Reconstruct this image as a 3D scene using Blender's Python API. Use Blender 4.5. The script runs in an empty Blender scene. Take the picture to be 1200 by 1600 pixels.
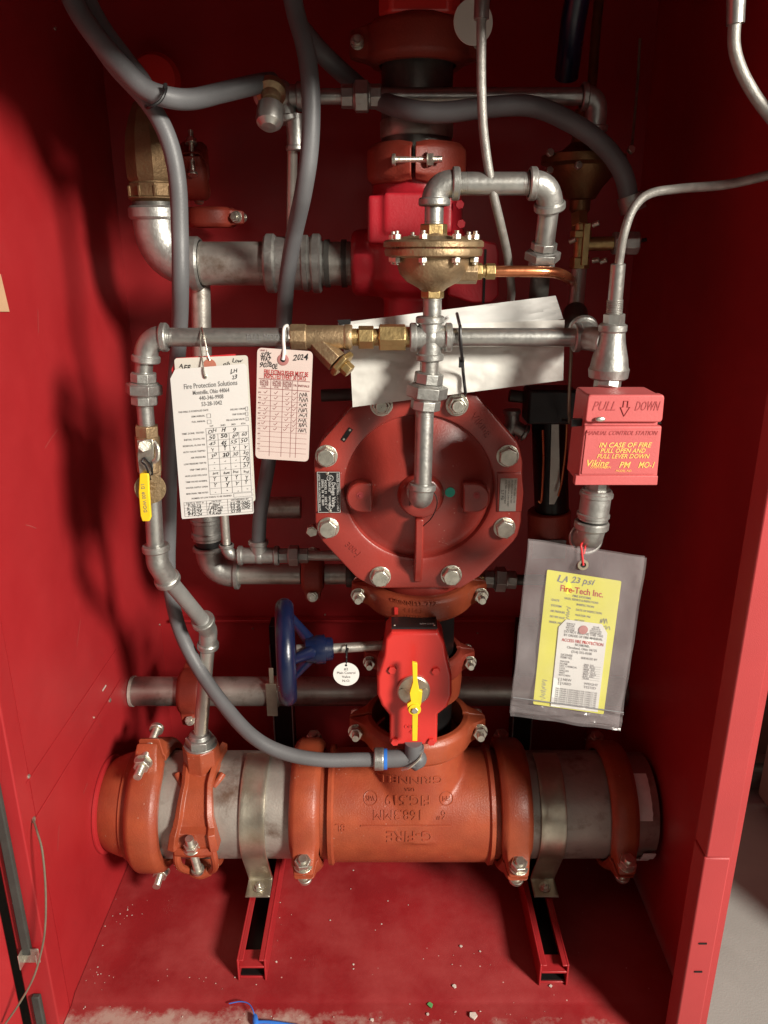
import bpy, bmesh, math, random
from mathutils import Vector as V, Matrix, noise
random.seed(7)
R = math.radians
S = bpy.context.scene
COL = S.collection

# ------------------------------------------------------------------ camera
FPX, PITCH, CZ = 1202.0, R(18.8), 1.16
cp, sp_ = math.cos(PITCH), math.sin(PITCH)
cam = bpy.data.cameras.new('camera'); camo = bpy.data.objects.new('camera', cam); COL.objects.link(camo)
camo.location = (0, 0, CZ); camo.rotation_euler = (math.pi/2 - PITCH, 0, 0)
cam.sensor_fit = 'HORIZONTAL'; cam.sensor_width = 36; cam.lens = 36*FPX/1200
cam.clip_start = .02; cam.clip_end = 60
S.camera = camo
S.render.engine = 'CYCLES'
S.render.resolution_x = 768; S.render.resolution_y = 1024

# ------------------------------------------------------------------ world + lamp
W = bpy.data.worlds.new('World'); S.world = W; W.use_nodes = True
bg = W.node_tree.nodes['Background']
bg.inputs[0].default_value = (1, .93, .84, 1); bg.inputs[1].default_value = .022
LAMP = V((2.40, -1.60, 2.25))
ld = bpy.data.lights.new('ceiling_light', 'AREA'); ld.shape = 'DISK'; ld.size = .78; ld.energy = 285
ld.color = (1, .93, .82)
lo = bpy.data.objects.new('ceiling_light', ld); COL.objects.link(lo); lo.location = LAMP
lo.rotation_euler = (V((0, 1.0, .45)) - LAMP).to_track_quat('-Z', 'Y').to_euler()
# weak fill lamp added behind the viewer to soften the shadows a little
ld2 = bpy.data.lights.new('fill_light', 'AREA'); ld2.shape = 'RECTANGLE'; ld2.size = 1.6; ld2.size_y = .7; ld2.energy = 5
ld2.color = (1, .92, .80)
lo2 = bpy.data.objects.new('fill_light', ld2); COL.objects.link(lo2); lo2.location = (.5, -2.6, 1.75)
lo2.rotation_euler = (V((0, 1.0, .6)) - lo2.location).to_track_quat('-Z', 'Y').to_euler()
vs = S.view_settings; vs.view_transform = 'Standard'; vs.look = 'None'; vs.gamma = 1; vs.exposure = 0
try: vs.use_curve_mapping = False
except Exception: pass

# ------------------------------------------------------------------ pixel -> point on a plane of known depth
def ray(u, v):
    dx, dy = (u-600)/FPX, (v-800)/FPX
    return V((dx, cp - dy*sp_, -sp_ - dy*cp))
def P(u, v, Y):
    d = ray(u, v); return d*(Y/d.y) + V((0, 0, CZ))
def PX(u, v, X):
    d = ray(u, v); return d*(X/d.x) + V((0, 0, CZ))
def PZ(u, v, Z):
    d = ray(u, v); return d*((Z-CZ)/d.z) + V((0, 0, CZ))

# ------------------------------------------------------------------ materials
def M(name, base, rough=.5, metal=0., var=.12, ns=30., bump=.15, bs=350., coat=0., dust=0, dent=0, second=None, amount=.5, s2=8., sharp=.1, aniso=None):
    m = bpy.data.materials.new(name); m.use_nodes = True
    nt = m.node_tree; N = nt.nodes; L = nt.links
    b = N['Principled BSDF']
    tc = N.new('ShaderNodeTexCoord')
    oi = N.new('ShaderNodeObjectInfo'); va = N.new('ShaderNodeVectorMath'); va.operation = 'ADD'
    ms = N.new('ShaderNodeMath'); ms.operation = 'MULTIPLY'; ms.inputs[1].default_value = 7.3; L.new(oi.outputs['Random'], ms.inputs[0])
    L.new(tc.outputs['Object'], va.inputs[0]); L.new(ms.outputs[0], va.inputs[1]); VEC = va.outputs[0]
    n1 = N.new('ShaderNodeTexNoise'); n1.inputs['Scale'].default_value = ns; n1.inputs['Detail'].default_value = 6
    L.new(VEC, n1.inputs['Vector'])
    cr = N.new('ShaderNodeValToRGB')
    cr.color_ramp.elements[0].position = .3; cr.color_ramp.elements[1].position = .7
    cr.color_ramp.elements[0].color = tuple(min(1, c*(1-var)) for c in base) + (1,)
    cr.color_ramp.elements[1].color = tuple(min(1, c*(1+var)) for c in base) + (1,)
    L.new(n1.outputs['Fac'], cr.inputs['Fac'])
    colour = cr.outputs['Color']
    if second:
        n2 = N.new('ShaderNodeTexNoise'); n2.inputs['Scale'].default_value = s2; n2.inputs['Detail'].default_value = 8
        n2.inputs['Roughness'].default_value = .65
        L.new(VEC, n2.inputs['Vector'])
        mr = N.new('ShaderNodeMapRange'); mr.inputs['From Min'].default_value = 1-amount-sharp/2; mr.inputs['From Max'].default_value = 1-amount+sharp/2
        L.new(n2.outputs['Fac'], mr.inputs['Value'])
        mx = N.new('ShaderNodeMix'); mx.data_type = 'RGBA'; mx.inputs['B'].default_value = tuple(second)+(1,)
        L.new(mr.outputs['Result'], mx.inputs['Factor']); L.new(colour, mx.inputs['A']); colour = mx.outputs['Result']
    if dust:
        vd = N.new('ShaderNodeTexVoronoi'); vd.inputs['Scale'].default_value = 120; L.new(VEC, vd.inputs['Vector'])
        vq = N.new('ShaderNodeMapRange'); vq.inputs['From Min'].default_value = .16; vq.inputs['From Max'].default_value = .06; vq.inputs['To Max'].default_value = .55
        L.new(vd.outputs['Distance'], vq.inputs['Value'])
        nd = N.new('ShaderNodeTexNoise'); nd.inputs['Scale'].default_value = 17; nd.inputs['Detail'].default_value = 5; L.new(VEC, nd.inputs['Vector'])
        ng = N.new('ShaderNodeMapRange'); ng.inputs['From Min'].default_value = .54; ng.inputs['From Max'].default_value = .64; L.new(nd.outputs['Fac'], ng.inputs['Value'])
        mm = N.new('ShaderNodeMath'); mm.operation = 'MULTIPLY'; L.new(vq.outputs['Result'], mm.inputs[0]); L.new(ng.outputs['Result'], mm.inputs[1])
        md_ = N.new('ShaderNodeMix'); md_.data_type = 'RGBA'; md_.inputs['B'].default_value = (.55, .36, .30, 1)
        L.new(mm.outputs[0], md_.inputs['Factor']); L.new(colour, md_.inputs['A']); colour = md_.outputs['Result']
    L.new(colour, b.inputs['Base Color'])
    rr = N.new('ShaderNodeMapRange'); rr.inputs['To Min'].default_value = max(.02, rough-.12); rr.inputs['To Max'].default_value = min(1, rough+.14)
    n3 = N.new('ShaderNodeTexNoise'); n3.inputs['Scale'].default_value = ns*2.3; n3.inputs['Detail'].default_value = 4
    L.new(VEC, n3.inputs['Vector']); L.new(n3.outputs['Fac'], rr.inputs['Value']); L.new(rr.outputs['Result'], b.inputs['Roughness'])
    b.inputs['Metallic'].default_value = metal
    b.inputs['Coat Weight'].default_value = coat; b.inputs['Coat Roughness'].default_value = .25
    if bump:
        n4 = N.new('ShaderNodeTexNoise'); n4.inputs['Scale'].default_value = bs; n4.inputs['Detail'].default_value = 3
        L.new(tc.outputs['Object'], n4.inputs['Vector'])
        bp = N.new('ShaderNodeBump'); bp.inputs['Strength'].default_value = bump; bp.inputs['Distance'].default_value = .001
        L.new(n4.outputs['Fac'], bp.inputs['Height']); L.new(bp.outputs['Normal'], b.inputs['Normal'])
        if dent:
            n5 = N.new('ShaderNodeTexNoise'); n5.inputs['Scale'].default_value = 5; n5.inputs['Detail'].default_value = 2; L.new(VEC, n5.inputs['Vector'])
            b5 = N.new('ShaderNodeBump'); b5.inputs['Strength'].default_value = dent; b5.inputs['Distance'].default_value = .012
            L.new(n5.outputs['Fac'], b5.inputs['Height']); L.new(b5.outputs['Normal'], bp.inputs['Normal'])
    m['ns'] = 1
    return m

CAB   = M('cabinet_paint', (.335, .014, .018), .40, dent=.5, var=.10, ns=5, bump=.22, bs=900, second=(.42, .028, .032), amount=.43, s2=3.5, sharp=.5)
JAMB  = M('jamb_paint', (.38, .036, .038), .5, var=.06, ns=9, bump=.3, bs=900)
ORANGE= M('cast_orange_paint', (.32, .066, .027), .40, dust=1, var=.18, ns=26, bump=.45, bs=420, second=(.27, .042, .020), amount=.40, s2=11, sharp=.3)
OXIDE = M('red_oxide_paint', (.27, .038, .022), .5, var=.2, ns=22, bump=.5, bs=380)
VALVE = M('valve_red_paint', (.29, .032, .023), .36, var=.10, ns=14, bump=.28, bs=420, coat=.4, dust=1, second=(.235, .028, .021), amount=.4, s2=9, sharp=.4)
BRIGHT= M('bright_red_paint', (.60, .034, .028), .36, var=.07, ns=14, bump=.15, bs=350, coat=.3)
CRIMS = M('crimson_paint', (.38, .014, .024), .36, var=.1, ns=14, bump=.3, bs=350, coat=.2)
GALV  = M('galvanised_steel', (.44, .44, .42), .36, metal=.85, var=.2, ns=90, bump=.18, bs=260, second=(.42, .41, .38), amount=.46, s2=45, sharp=.25)
CASTG = M('galvanised_casting', (.43, .43, .41), .42, metal=.82, var=.16, ns=70, bump=.42, bs=230, second=(.33, .33, .31), amount=.45, s2=24, sharp=.25)
STEEL = M('dull_steel_pipe', (.46, .44, .40), .40, metal=.75, var=.16, ns=18, bump=.25, bs=300, second=(.20, .15, .11), amount=.36, s2=26, sharp=.22)
PIPE6 = M('main_steel_pipe', (.42, .39, .35), .50, metal=.60, var=.16, ns=16, bump=.35, bs=260, second=(.17, .11, .08), amount=.37, s2=19, sharp=.20)
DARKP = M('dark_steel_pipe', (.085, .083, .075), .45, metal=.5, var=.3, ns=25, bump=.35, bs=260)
ZINC  = M('zinc_bolt', (.66, .64, .56), .32, metal=.9, var=.18, ns=90, bump=.3, bs=500)
STRAP = M('plated_strap', (.58, .54, .44), .36, metal=.85, var=.2, ns=22, bump=.2, bs=300, second=(.42, .34, .24), amount=.42, s2=18, sharp=.3)
BRASS = M('brass', (.43, .31, .14), .40, metal=.88, var=.14, ns=50, bump=.35, bs=300)
BRONZE= M('aged_bronze', (.35, .25, .145), .5, metal=.8, var=.25, ns=30, bump=.7, bs=260)
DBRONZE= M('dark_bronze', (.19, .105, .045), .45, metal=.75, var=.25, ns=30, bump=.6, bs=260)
COPPER= M('copper', (.72, .26, .12), .30, metal=.95, var=.2, ns=40, bump=.1)
BLUE  = M('blue_enamel', (.004, .009, .036), .30, var=.2, ns=20, bump=.35, bs=160, coat=.2)
HOSE  = M('grey_conduit', (.118, .120, .126), .48, var=.14, ns=20, bump=.2, bs=500)
WHOSE = M('braided_conduit', (.27, .26, .24), .38, metal=.35, var=.2, ns=120, bump=.5, bs=900)
BLACK = M('black_plastic', (.012, .012, .013), .4, var=.2, ns=30, bump=.1)
BLACKM= M('black_metal', (.012, .011, .011), .35, metal=.3, var=.2, ns=30, bump=.1)
SEAL  = M('rubber_seal', (.045, .045, .040), .7, var=.2, ns=30, bump=.4)
YELLOW= M('yellow_vinyl', (.80, .58, .02), .42, var=.08, ns=40, bump=.1)
WTAG  = M('white_card', (.64, .64, .62), .55, var=.03, ns=12, bump=.12, bs=90)
CTAG  = M('cream_card', (.58, .56, .50), .6, var=.04, ns=12, bump=.12, bs=90)
PTAG  = M('pink_card', (.60, .50, .46), .6, var=.04, ns=12, bump=.12, bs=90)
RTAG  = M('red_card', (.55, .025, .03), .5, var=.06, ns=12, bump=.1)
YTAG  = M('yellow_card', (.62, .60, .08), .5, var=.04, ns=12, bump=.1)
INK   = M('black_ink', (.02, .02, .022), .6, var=.1, bump=0)
GINK  = M('grey_print', (.17, .17, .17), .6, var=.1, bump=0)
RINK  = M('red_print', (.42, .03, .03), .6, var=.1, bump=0)
MINK  = M('maroon_line', (.26, .09, .09), .6, var=.1, bump=0)
GOLD  = M('gold_lettering', (.85, .50, .12), .5, var=.1, bump=0)
WINK  = M('silver_lettering', (.62, .62, .60), .45, var=.1, bump=0)
ROSY  = M('pull_station_red', (.50, .10, .10), .45, var=.05, ns=15, bump=.15)
DKRED = M('embossed_red', (.36, .045, .048), .5, var=.05, bump=0)
TEAL  = M('teal_sticker', (.02, .42, .30), .5, var=.05, bump=0)
KRAFT = M('reinforcing_ring', (.42, .15, .10), .6, var=.1, bump=0)
PINKR = M('eyelet_pink', (.40, .16, .15), .6, var=.1, bump=0)
GLINT  = M('painted_glint', (.88, .88, .86), .3, metal=.0, var=.1, ns=40, bump=.8, bs=80)
CHIP  = M('plaster_flakes', (.62, .56, .50), .8, var=.2, ns=60, bump=.4)
CARD  = M('tan_label', (.55, .34, .20), .7, var=.1, bump=.1)
GREEN = M('green_paint_fleck', (.10, .35, .12), .6, bump=0)
BLUEP = M('blue_nylon', (.03, .17, .62), .4, bump=0)
WIRE  = M('twisted_wire', (.30, .27, .20), .4, metal=.6, var=.2, ns=60, bump=.2)
SIGNW = M('white_plastic', (.76, .75, .72), .4, var=.05, bump=.05)

def translucent(name, col, alpha, rough=.25, wr=40):
    m = M(name, col, rough, var=.25, ns=9, bump=.9, bs=wr)
    nt = m.node_tree; b = nt.nodes['Principled BSDF']; b.inputs['Alpha'].default_value = alpha
    n = nt.nodes.new('ShaderNodeTexNoise'); n.inputs['Scale'].default_value = 14; n.inputs['Detail'].default_value = 3
    tc = [x for x in nt.nodes if x.type == 'TEX_COORD'][0]
    nt.links.new(tc.outputs['Object'], n.inputs['Vector'])
    mr = nt.nodes.new('ShaderNodeMapRange'); mr.inputs['From Min'].default_value = .35; mr.inputs['From Max'].default_value = .7
    mr.inputs['To Min'].default_value = alpha*.8; mr.inputs['To Max'].default_value = min(1, alpha*1.25)
    nt.links.new(n.outputs['Fac'], mr.inputs['Value']); nt.links.new(mr.outputs['Result'], b.inputs['Alpha'])
    for x in nt.nodes:
        if x.type == 'BUMP': x.inputs['Distance'].default_value = .004
    return m
BAG   = translucent('clear_vinyl', (.44, .39, .40), .20, .14, 26)
POLY  = translucent('poly_bag', (.84, .82, .76), .88, .22, 22)

def floor_paint():
    m = M('floor_paint', (.25, .014, .017), .38, var=.16, ns=7, bump=.25, bs=700, second=(.32, .045, .045), amount=.46, s2=6, sharp=.25)
    nt = m.node_tree; N = nt.nodes; L = nt.links; b = N['Principled BSDF']
    src = b.inputs['Base Color'].links[0].from_socket
    tc = [x for x in N if x.type == 'TEX_COORD'][0]
    # dusty plaster spilled along the front lip
    sep = N.new('ShaderNodeSeparateXYZ'); L.new(tc.outputs['Object'], sep.inputs[0])
    n = N.new('ShaderNodeTexNoise'); n.inputs['Scale'].default_value = 30; n.inputs['Detail'].default_value = 9; n.inputs['Roughness'].default_value = .7
    L.new(tc.outputs['Object'], n.inputs['Vector'])
    n0 = N.new('ShaderNodeTexNoise'); n0.inputs['Scale'].default_value = 5; n0.inputs['Detail'].default_value = 2
    L.new(tc.outputs['Object'], n0.inputs['Vector'])
    e = N.new('ShaderNodeMapRange'); e.inputs['From Min'].default_value = FRONT_A; e.inputs['From Max'].default_value = FRONT_B
    e.inputs['To Min'].default_value = 0; e.inputs['To Max'].default_value = .62
    L.new(sep.outputs['Y'], e.inputs['Value'])
    ex = N.new('ShaderNodeMapRange'); ex.inputs['From Min'].default_value = -.22; ex.inputs['From Max'].default_value = .10
    ex.inputs['To Min'].default_value = .70; ex.inputs['To Max'].default_value = .46
    L.new(sep.outputs['X'], ex.inputs['Value'])
    a = N.new('ShaderNodeMath'); a.operation = 'MULTIPLY'; L.new(n.outputs['Fac'], a.inputs[0]); L.new(e.outputs['Result'], a.inputs[1])
    a2 = N.new('ShaderNodeMath'); a2.operation = 'MULTIPLY'; L.new(a.outputs[0], a2.inputs[0]); L.new(ex.outputs['Result'], a2.inputs[1])
    g = N.new('ShaderNodeMapRange'); g.inputs['From Min'].default_value = .150; g.inputs['From Max'].default_value = .235
    L.new(a2.outputs[0], g.inputs['Value'])
    mx = N.new('ShaderNodeMix'); mx.data_type = 'RGBA'; mx.inputs['B'].default_value = (.42, .29, .25, 1)
    L.new(g.outputs['Result'], mx.inputs['Factor']); L.new(src, mx.inputs['A'])
    # small pale specks
    vo = N.new('ShaderNodeTexVoronoi'); vo.inputs['Scale'].default_value = 42; L.new(tc.outputs['Object'], vo.inputs['Vector'])
    vr = N.new('ShaderNodeMapRange'); vr.inputs['From Min'].default_value = .06; vr.inputs['From Max'].default_value = .03
    L.new(vo.outputs['Distance'], vr.inputs['Value'])
    nn = N.new('ShaderNodeMapRange'); nn.inputs['From Min'].default_value = .52; nn.inputs['From Max'].default_value = .6
    L.new(n0.outputs['Fac'], nn.inputs['Value'])
    mu = N.new('ShaderNodeMath'); mu.operation = 'MULTIPLY'; L.new(vr.outputs['Result'], mu.inputs[0]); L.new(nn.outputs['Result'], mu.inputs[1])
    mx2 = N.new('ShaderNodeMix'); mx2.data_type = 'RGBA'; mx2.inputs['B'].default_value = (.55, .33, .30, 1)
    L.new(mu.outputs[0], mx2.inputs['Factor']); L.new(mx.outputs['Result'], mx2.inputs['A'])
    L.new(mx2.outputs['Result'], b.inputs['Base Color'])
    return m
FRONT_A, FRONT_B = .862, .812
FLOORP = floor_paint()
CONC = M('concrete_floor', (.30, .30, .285), .55, var=.08, ns=6, bump=.4, bs=300, second=(.25, .245, .23), amount=.4, s2=4, sharp=.3)
WALLM = M('room_wall_paint', (.17, .15, .12), .7, var=.1, ns=5, bump=.3, bs=200)

# ------------------------------------------------------------------ mesh builder
def frame(d):
    d = d.normalized()
    a = V((0, 0, 1)) if abs(d.z) < .9 else V((0, 1, 0))
    x = a.cross(d).normalized(); return x, d.cross(x).normalized()

def smoothpts(pts, n=8):
    if len(pts) < 3: return [V(p) for p in pts]
    out = []; q = [pts[0]*2-pts[1]] + list(pts) + [pts[-1]*2-pts[-2]]
    for i in range(1, len(q)-2):
        p0, p1, p2, p3 = q[i-1], q[i], q[i+1], q[i+2]
        for k in range(n):
            t = k/n
            out.append(.5*((2*p1)+(p2-p0)*t+(2*p0-5*p1+4*p2-p3)*t*t+(3*p1-p0-3*p2+p3)*t**3))
    out.append(V(pts[-1])); return out

class B:
    def __init__(s): s.bm = bmesh.new(); s.mi = 0; s.flat = False
    def face(s, vs_, smooth=True):
        try:
            f = s.bm.faces.new(vs_); f.material_index = s.mi; f.smooth = smooth; return f
        except ValueError: return None
    def ring(s, c, x, y, r, n, ph=0):
        return [s.bm.verts.new(c + x*(r*math.cos(2*math.pi*(i+ph)/n)) + y*(r*math.sin(2*math.pi*(i+ph)/n))) for i in range(n)]
    def skin(s, rings, cap0=True, cap1=True, loop=False):
        n = len(rings[0])
        prs = list(zip(rings, rings[1:])) + ([(rings[-1], rings[0])] if loop else [])
        for a, b in prs:
            for i in range(n): s.face((a[i], a[(i+1) % n], b[(i+1) % n], b[i]))
        if not loop:
            if cap0: s.face(list(reversed(rings[0])))
            if cap1: s.face(rings[-1])
        return s
    def lathe(s, p0, d, prof, n=32, ph=0, cap=True):
        d = d.normalized(); x, y = frame(d)
        return s.skin([s.ring(p0+d*a, x, y, max(r, 1e-5), n, ph) for a, r in prof], cap, cap)
    def cyl(s, p0, p1, r, r1=None, n=28, ch=0):
        r1 = r if r1 is None else r1; L = (p1-p0).length
        pr = [(0, r), (L, r1)] if not ch else [(0, r-ch), (ch, r), (L-ch, r1), (L, r1-ch)]
        return s.lathe(p0, p1-p0, pr, n)
    def hexa(s, p0, p1, r, n=6, ph=.25):
        L = (p1-p0).length; c = r*.10
        return s.lathe(p0, p1-p0, [(0, r-c), (c*.6, r), (L-c*.6, r), (L, r-c)], n, ph)
    def thread(s, p0, p1, r, pitch=.0018, n=20):
        L = (p1-p0).length; k = max(2, int(L/pitch)); pr = []
        for i in range(k): pr += [(L*i/k, r*.93), (L*(i+.5)/k, r)]
        pr.append((L, r*.93)); return s.lathe(p0, p1-p0, pr, n)
    def tube(s, pts, r, n=14, smooth=8, closed=False, cap=True):
        pts = smoothpts([V(p) for p in pts], smooth) if smooth else [V(p) for p in pts]
        if closed: pts = pts[:-1] if (pts[0]-pts[-1]).length < 1e-6 else pts
        rings = []; m = len(pts)
        t0 = (pts[1]-pts[0]).normalized(); x, y = frame(t0)
        for i, p in enumerate(pts):
            if closed: t = (pts[(i+1) % m]-pts[i-1]).normalized()
            else: t = (pts[min(i+1, m-1)]-pts[max(i-1, 0)]).normalized()
            x = (x - t*x.dot(t)).normalized(); y = t.cross(x)
            rr = r(i/(m-1)) if callable(r) else r
            rings.append(s.ring(p, x, y, rr, n))
        return s.skin(rings, cap, cap, loop=closed)
    def sphere(s, c, r, sc=(1, 1, 1), n=20):
        mt = Matrix.Translation(c) @ Matrix.Diagonal((r*sc[0], r*sc[1], r*sc[2], 1))
        g = bmesh.ops.create_uvsphere(s.bm, u_segments=n, v_segments=n//2+2, radius=1, matrix=mt)
        for v in g['verts']:
            for f in v.link_faces: f.smooth = True; f.material_index = s.mi
        return s
    def box(s, c, size, rot=None, bev=0):
        mt = Matrix.Translation(c) @ ((rot or Matrix.Identity(3)).to_4x4()) @ Matrix.Diagonal((size[0], size[1], size[2], 1))
        g = bmesh.ops.create_cube(s.bm, size=1, matrix=mt)
        fs = {f for v in g['verts'] for f in v.link_faces}
        for f in fs: f.material_index = s.mi
        if bev:
            es = {e for v in g['verts'] for e in v.link_edges}
            r = bmesh.ops.bevel(s.bm, geom=list(es), offset=bev, segments=2, affect='EDGES', profile=.5)
            for f in r['faces']: f.material_index = s.mi
        return s
    def quadbox(s, a, b):                                   # axis aligned from corner to corner
        a, b = V(a), V(b); return s.box((a+b)/2, [abs(b[i]-a[i]) for i in range(3)])
    def prism(s, pts, d, bev=0):                            # outline of points extruded by d, optionally chamfered on the start side
        pts = [V(p) for p in pts]; c = sum(pts, V())/len(pts)
        rings = []
        if bev:
            dn = d.normalized()
            rings.append([s.bm.verts.new(c+(p-c)*(1-bev/max((p-c).length, 1e-6))) for p in pts])
            rings.append([s.bm.verts.new(p+dn*bev) for p in pts])
        else: rings.append([s.bm.verts.new(p) for p in pts])
        rings.append([s.bm.verts.new(p+d) for p in pts])
        return s.skin(rings)
    def ribbon(s, pts, w, nrm, lift=0):                      # thin drawn stroke
        pts = [V(p) for p in pts]
        vsx = []
        for i, p in enumerate(pts):
            t = (pts[min(i+1, len(pts)-1)]-pts[max(i-1, 0)]).normalized(); q = nrm.cross(t).normalized()*w/2
            vsx.append((s.bm.verts.new(p+q+nrm*lift), s.bm.verts.new(p-q+nrm*lift)))
        for a, b in zip(vsx, vsx[1:]): s.face((a[0], a[1], b[1], b[0]), False)
        return s
    def build(s, name, mats, parent=None, bevel=0, origin=None, sharp=32):
        bm = s.bm
        bmesh.ops.recalc_face_normals(bm, faces=[f for f in bm.faces if len(f.verts) > 2]) if not s.flat else None
        bm.normal_update()
        ca = math.cos(R(sharp))
        for e in bm.edges:
            if len(e.link_faces) == 2:
                a, b = e.link_faces
                if a.normal.length > 0 and b.normal.length > 0 and a.normal.dot(b.normal) < ca: e.smooth = False
            else: e.smooth = False
        for f in bm.faces: f.smooth = True
        if parent is not None: o0 = V(parent['w'])
        else:
            xs = [v.co for v in bm.verts]
            lo_ = V([min(c[i] for c in xs) for i in range(3)]); hi = V([max(c[i] for c in xs) for i in range(3)])
            o0 = V(origin) if origin is not None else V(((lo_.x+hi.x)/2, (lo_.y+hi.y)/2, lo_.z))
        for v in bm.verts: v.co -= o0
        me = bpy.data.meshes.new(name); bm.to_mesh(me); bm.free()
        for m in (mats if isinstance(mats, (list, tuple)) else [mats]): me.materials.append(m)
        o = bpy.data.objects.new(name, me); COL.objects.link(o)
        if parent is not None: o.parent = parent
        else: o.location = o0
        o['w'] = tuple(o0)
        if bevel:
            md = o.modifiers.new('edge', 'BEVEL'); md.width = bevel; md.segments = 2; md.limit_method = 'ANGLE'; md.angle_limit = R(38); md.use_clamp_overlap = True
        return o

def tag(o, label, cat=None, group=None, kind=None):
    if label: o['label'] = label
    if cat: o['category'] = cat
    if group: o['group'] = group
    if kind: o['kind'] = kind
    return o
def thing(name, loc, label, cat, group=None):
    o = bpy.data.objects.new(name, None); COL.objects.link(o); o.location = loc; o.empty_display_size = .02
    o['w'] = tuple(V(loc)); return tag(o, label, cat, group)

# ------------------------------------------------------------------ lettering
def txt(b, s, o, ux, uy, h, align='LEFT', lift=.0003, ext=0, wrap=None, width=None, slant=0, bold=0, hand=False):
    cu = bpy.data.curves.new('t', 'FONT'); cu.body = s; cu.size = 1; cu.align_x = align; cu.align_y = 'CENTER'
    cu.resolution_u = 2; cu.extrude = 0; cu.shear = slant; cu.offset = bold
    ob = bpy.data.objects.new('t', cu); COL.objects.link(ob)
    dg = bpy.context.evaluated_depsgraph_get(); dg.update()
    me = bpy.data.meshes.new_from_object(ob.evaluated_get(dg))
    bpy.data.objects.remove(ob); bpy.data.curves.remove(cu)
    ux = ux.normalized(); uy = uy.normalized(); nn = ux.cross(uy)
    if not me.vertices: return b
    xs = [v.co.x for v in me.vertices]; kx = h*1.35
    if width: kx = min(kx, width/max(1e-6, max(xs)-min(xs)))
    def mp(x, y, z): return wrap(x, y, z) if wrap else o + ux*x + uy*y + nn*z
    if hand:
        sd = random.random()*50
        for v in me.vertices:
            n1 = noise.noise(V((v.co.x*1.1+sd, v.co.y*.6, sd))); n2 = noise.noise(V((v.co.x*1.3, v.co.y*.7+sd, 5)))
            v.co.x += .20*n1; v.co.y += .24*n2+.10*math.sin(v.co.x*1.7+sd)
    vv = [b.bm.verts.new(mp(v.co.x*kx, v.co.y*h*1.35, lift+ext)) for v in me.vertices]
    for p in me.polygons: b.face([vv[i] for i in p.vertices], False)
    if ext:                                                 # raised letters: skirt the outline down into the casting
        cnt = {}
        for p in me.polygons:
            for e in p.edge_keys: cnt[e] = cnt.get(e, 0)+1
        base = {}
        for (i, j), c in cnt.items():
            if c == 1:
                for k in (i, j):
                    if k not in base:
                        q = me.vertices[k].co; base[k] = b.bm.verts.new(mp(q.x*kx, q.y*h*1.35, -lift))
                b.face((vv[i], vv[j], base[j], base[i]), False)
    bpy.data.meshes.remove(me); return b

def scribble(b, o, ux, uy, w, h, n=6, t=.0007, lift=.0005, seed=0):
    rnd = random.Random(seed); nn = ux.cross(uy); pts = []
    for i in range(n*2+1):
        x = w*i/(n*2)+rnd.uniform(-.25, .25)*w/n; y = h*(.5 if i % 2 else -.5)*rnd.uniform(.35, 1)
        pts.append(o+ux*x+uy*y)
    b.ribbon(smoothpts(pts, 4), t, nn, lift)

# ------------------------------------------------------------------ pipe vocabulary
def band(b, p, d, r, w):                                     # rolled rim of a malleable fitting
    d = d.normalized()
    b.lathe(p-d*w/2, d, [(0, r*.93), (w*.18, r), (w*.82, r), (w, r*.93)], 28)
def elbow(pa, pc, pb, r, parent=None, mat=None, name='elbow', k=1.28, kb=1.55, bw=None):
    b = B(); pa, pc, pb = V(pa), V(pc), V(pb); bw = bw or r*.75
    d0 = (pc-pa); d1 = (pb-pc); rad = min(d0.length, d1.length)*.92
    a = pc-d0.normalized()*rad; c = pc+d1.normalized()*rad
    pts = [pa, a] + [a.lerp(pc, t).lerp(pc.lerp(c, t), t) for t in [i/10 for i in range(1, 10)]] + [c, pb]
    b.tube(pts, r*k, n=24, smooth=0)
    band(b, pa+d0.normalized()*bw*.5, d0, r*kb, bw); band(b, pb-d1.normalized()*bw*.5, d1, r*kb, bw)
    return b.build(name, mat or CASTG, parent)
def arms(c, ends, r, parent=None, mat=None, name='tee', k=1.28, kb=1.55):
    b = B(); c = V(c); bw = r*.75
    for e in ends:
        e = V(e); b.cyl(c, e, r*k, n=24); d = (e-c); band(b, e-d.normalized()*bw*.5, d, r*kb, bw)
    b.sphere(c, r*k*1.08)
    return b.build(name, mat or CASTG, parent)
def pipe(p0, p1, r, parent=None, mat=None, name='pipe', threads=True, label=None):
    b = B(); p0, p1 = V(p0), V(p1); b.cyl(p0, p1, r, n=28)
    if threads:
        d = (p1-p0).normalized(); L = min(.012, (p1-p0).length*.22)
        b.thread(p0, p0+d*L, r*1.025); b.thread(p1-d*L, p1, r*1.025)
    return b.build(name, mat or GALV, parent)
def union(p0, p1, r, parent=None, mat=None, name='union'):
    b = B(); p0, p1 = V(p0), V(p1)
    q = lambda t: p0.lerp(p1, t)
    b.hexa(q(0), q(.30), r*1.45, 8); b.lathe(q(.30), p1-p0, [(0, r*1.5), ((p1-p0).length*.06, r*1.7)], 24)
    b.hexa(q(.34), q(.68), r*2.05, 6, .0); b.cyl(q(.68), q(.73), r*1.45); b.hexa(q(.72), q(1), r*1.5, 8)
    return b.build(name, mat or CASTG, parent, bevel=.0004)
def nut(b, p, d, r, h): b.hexa(p, p+d.normalized()*h, r, 6, .1)

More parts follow.
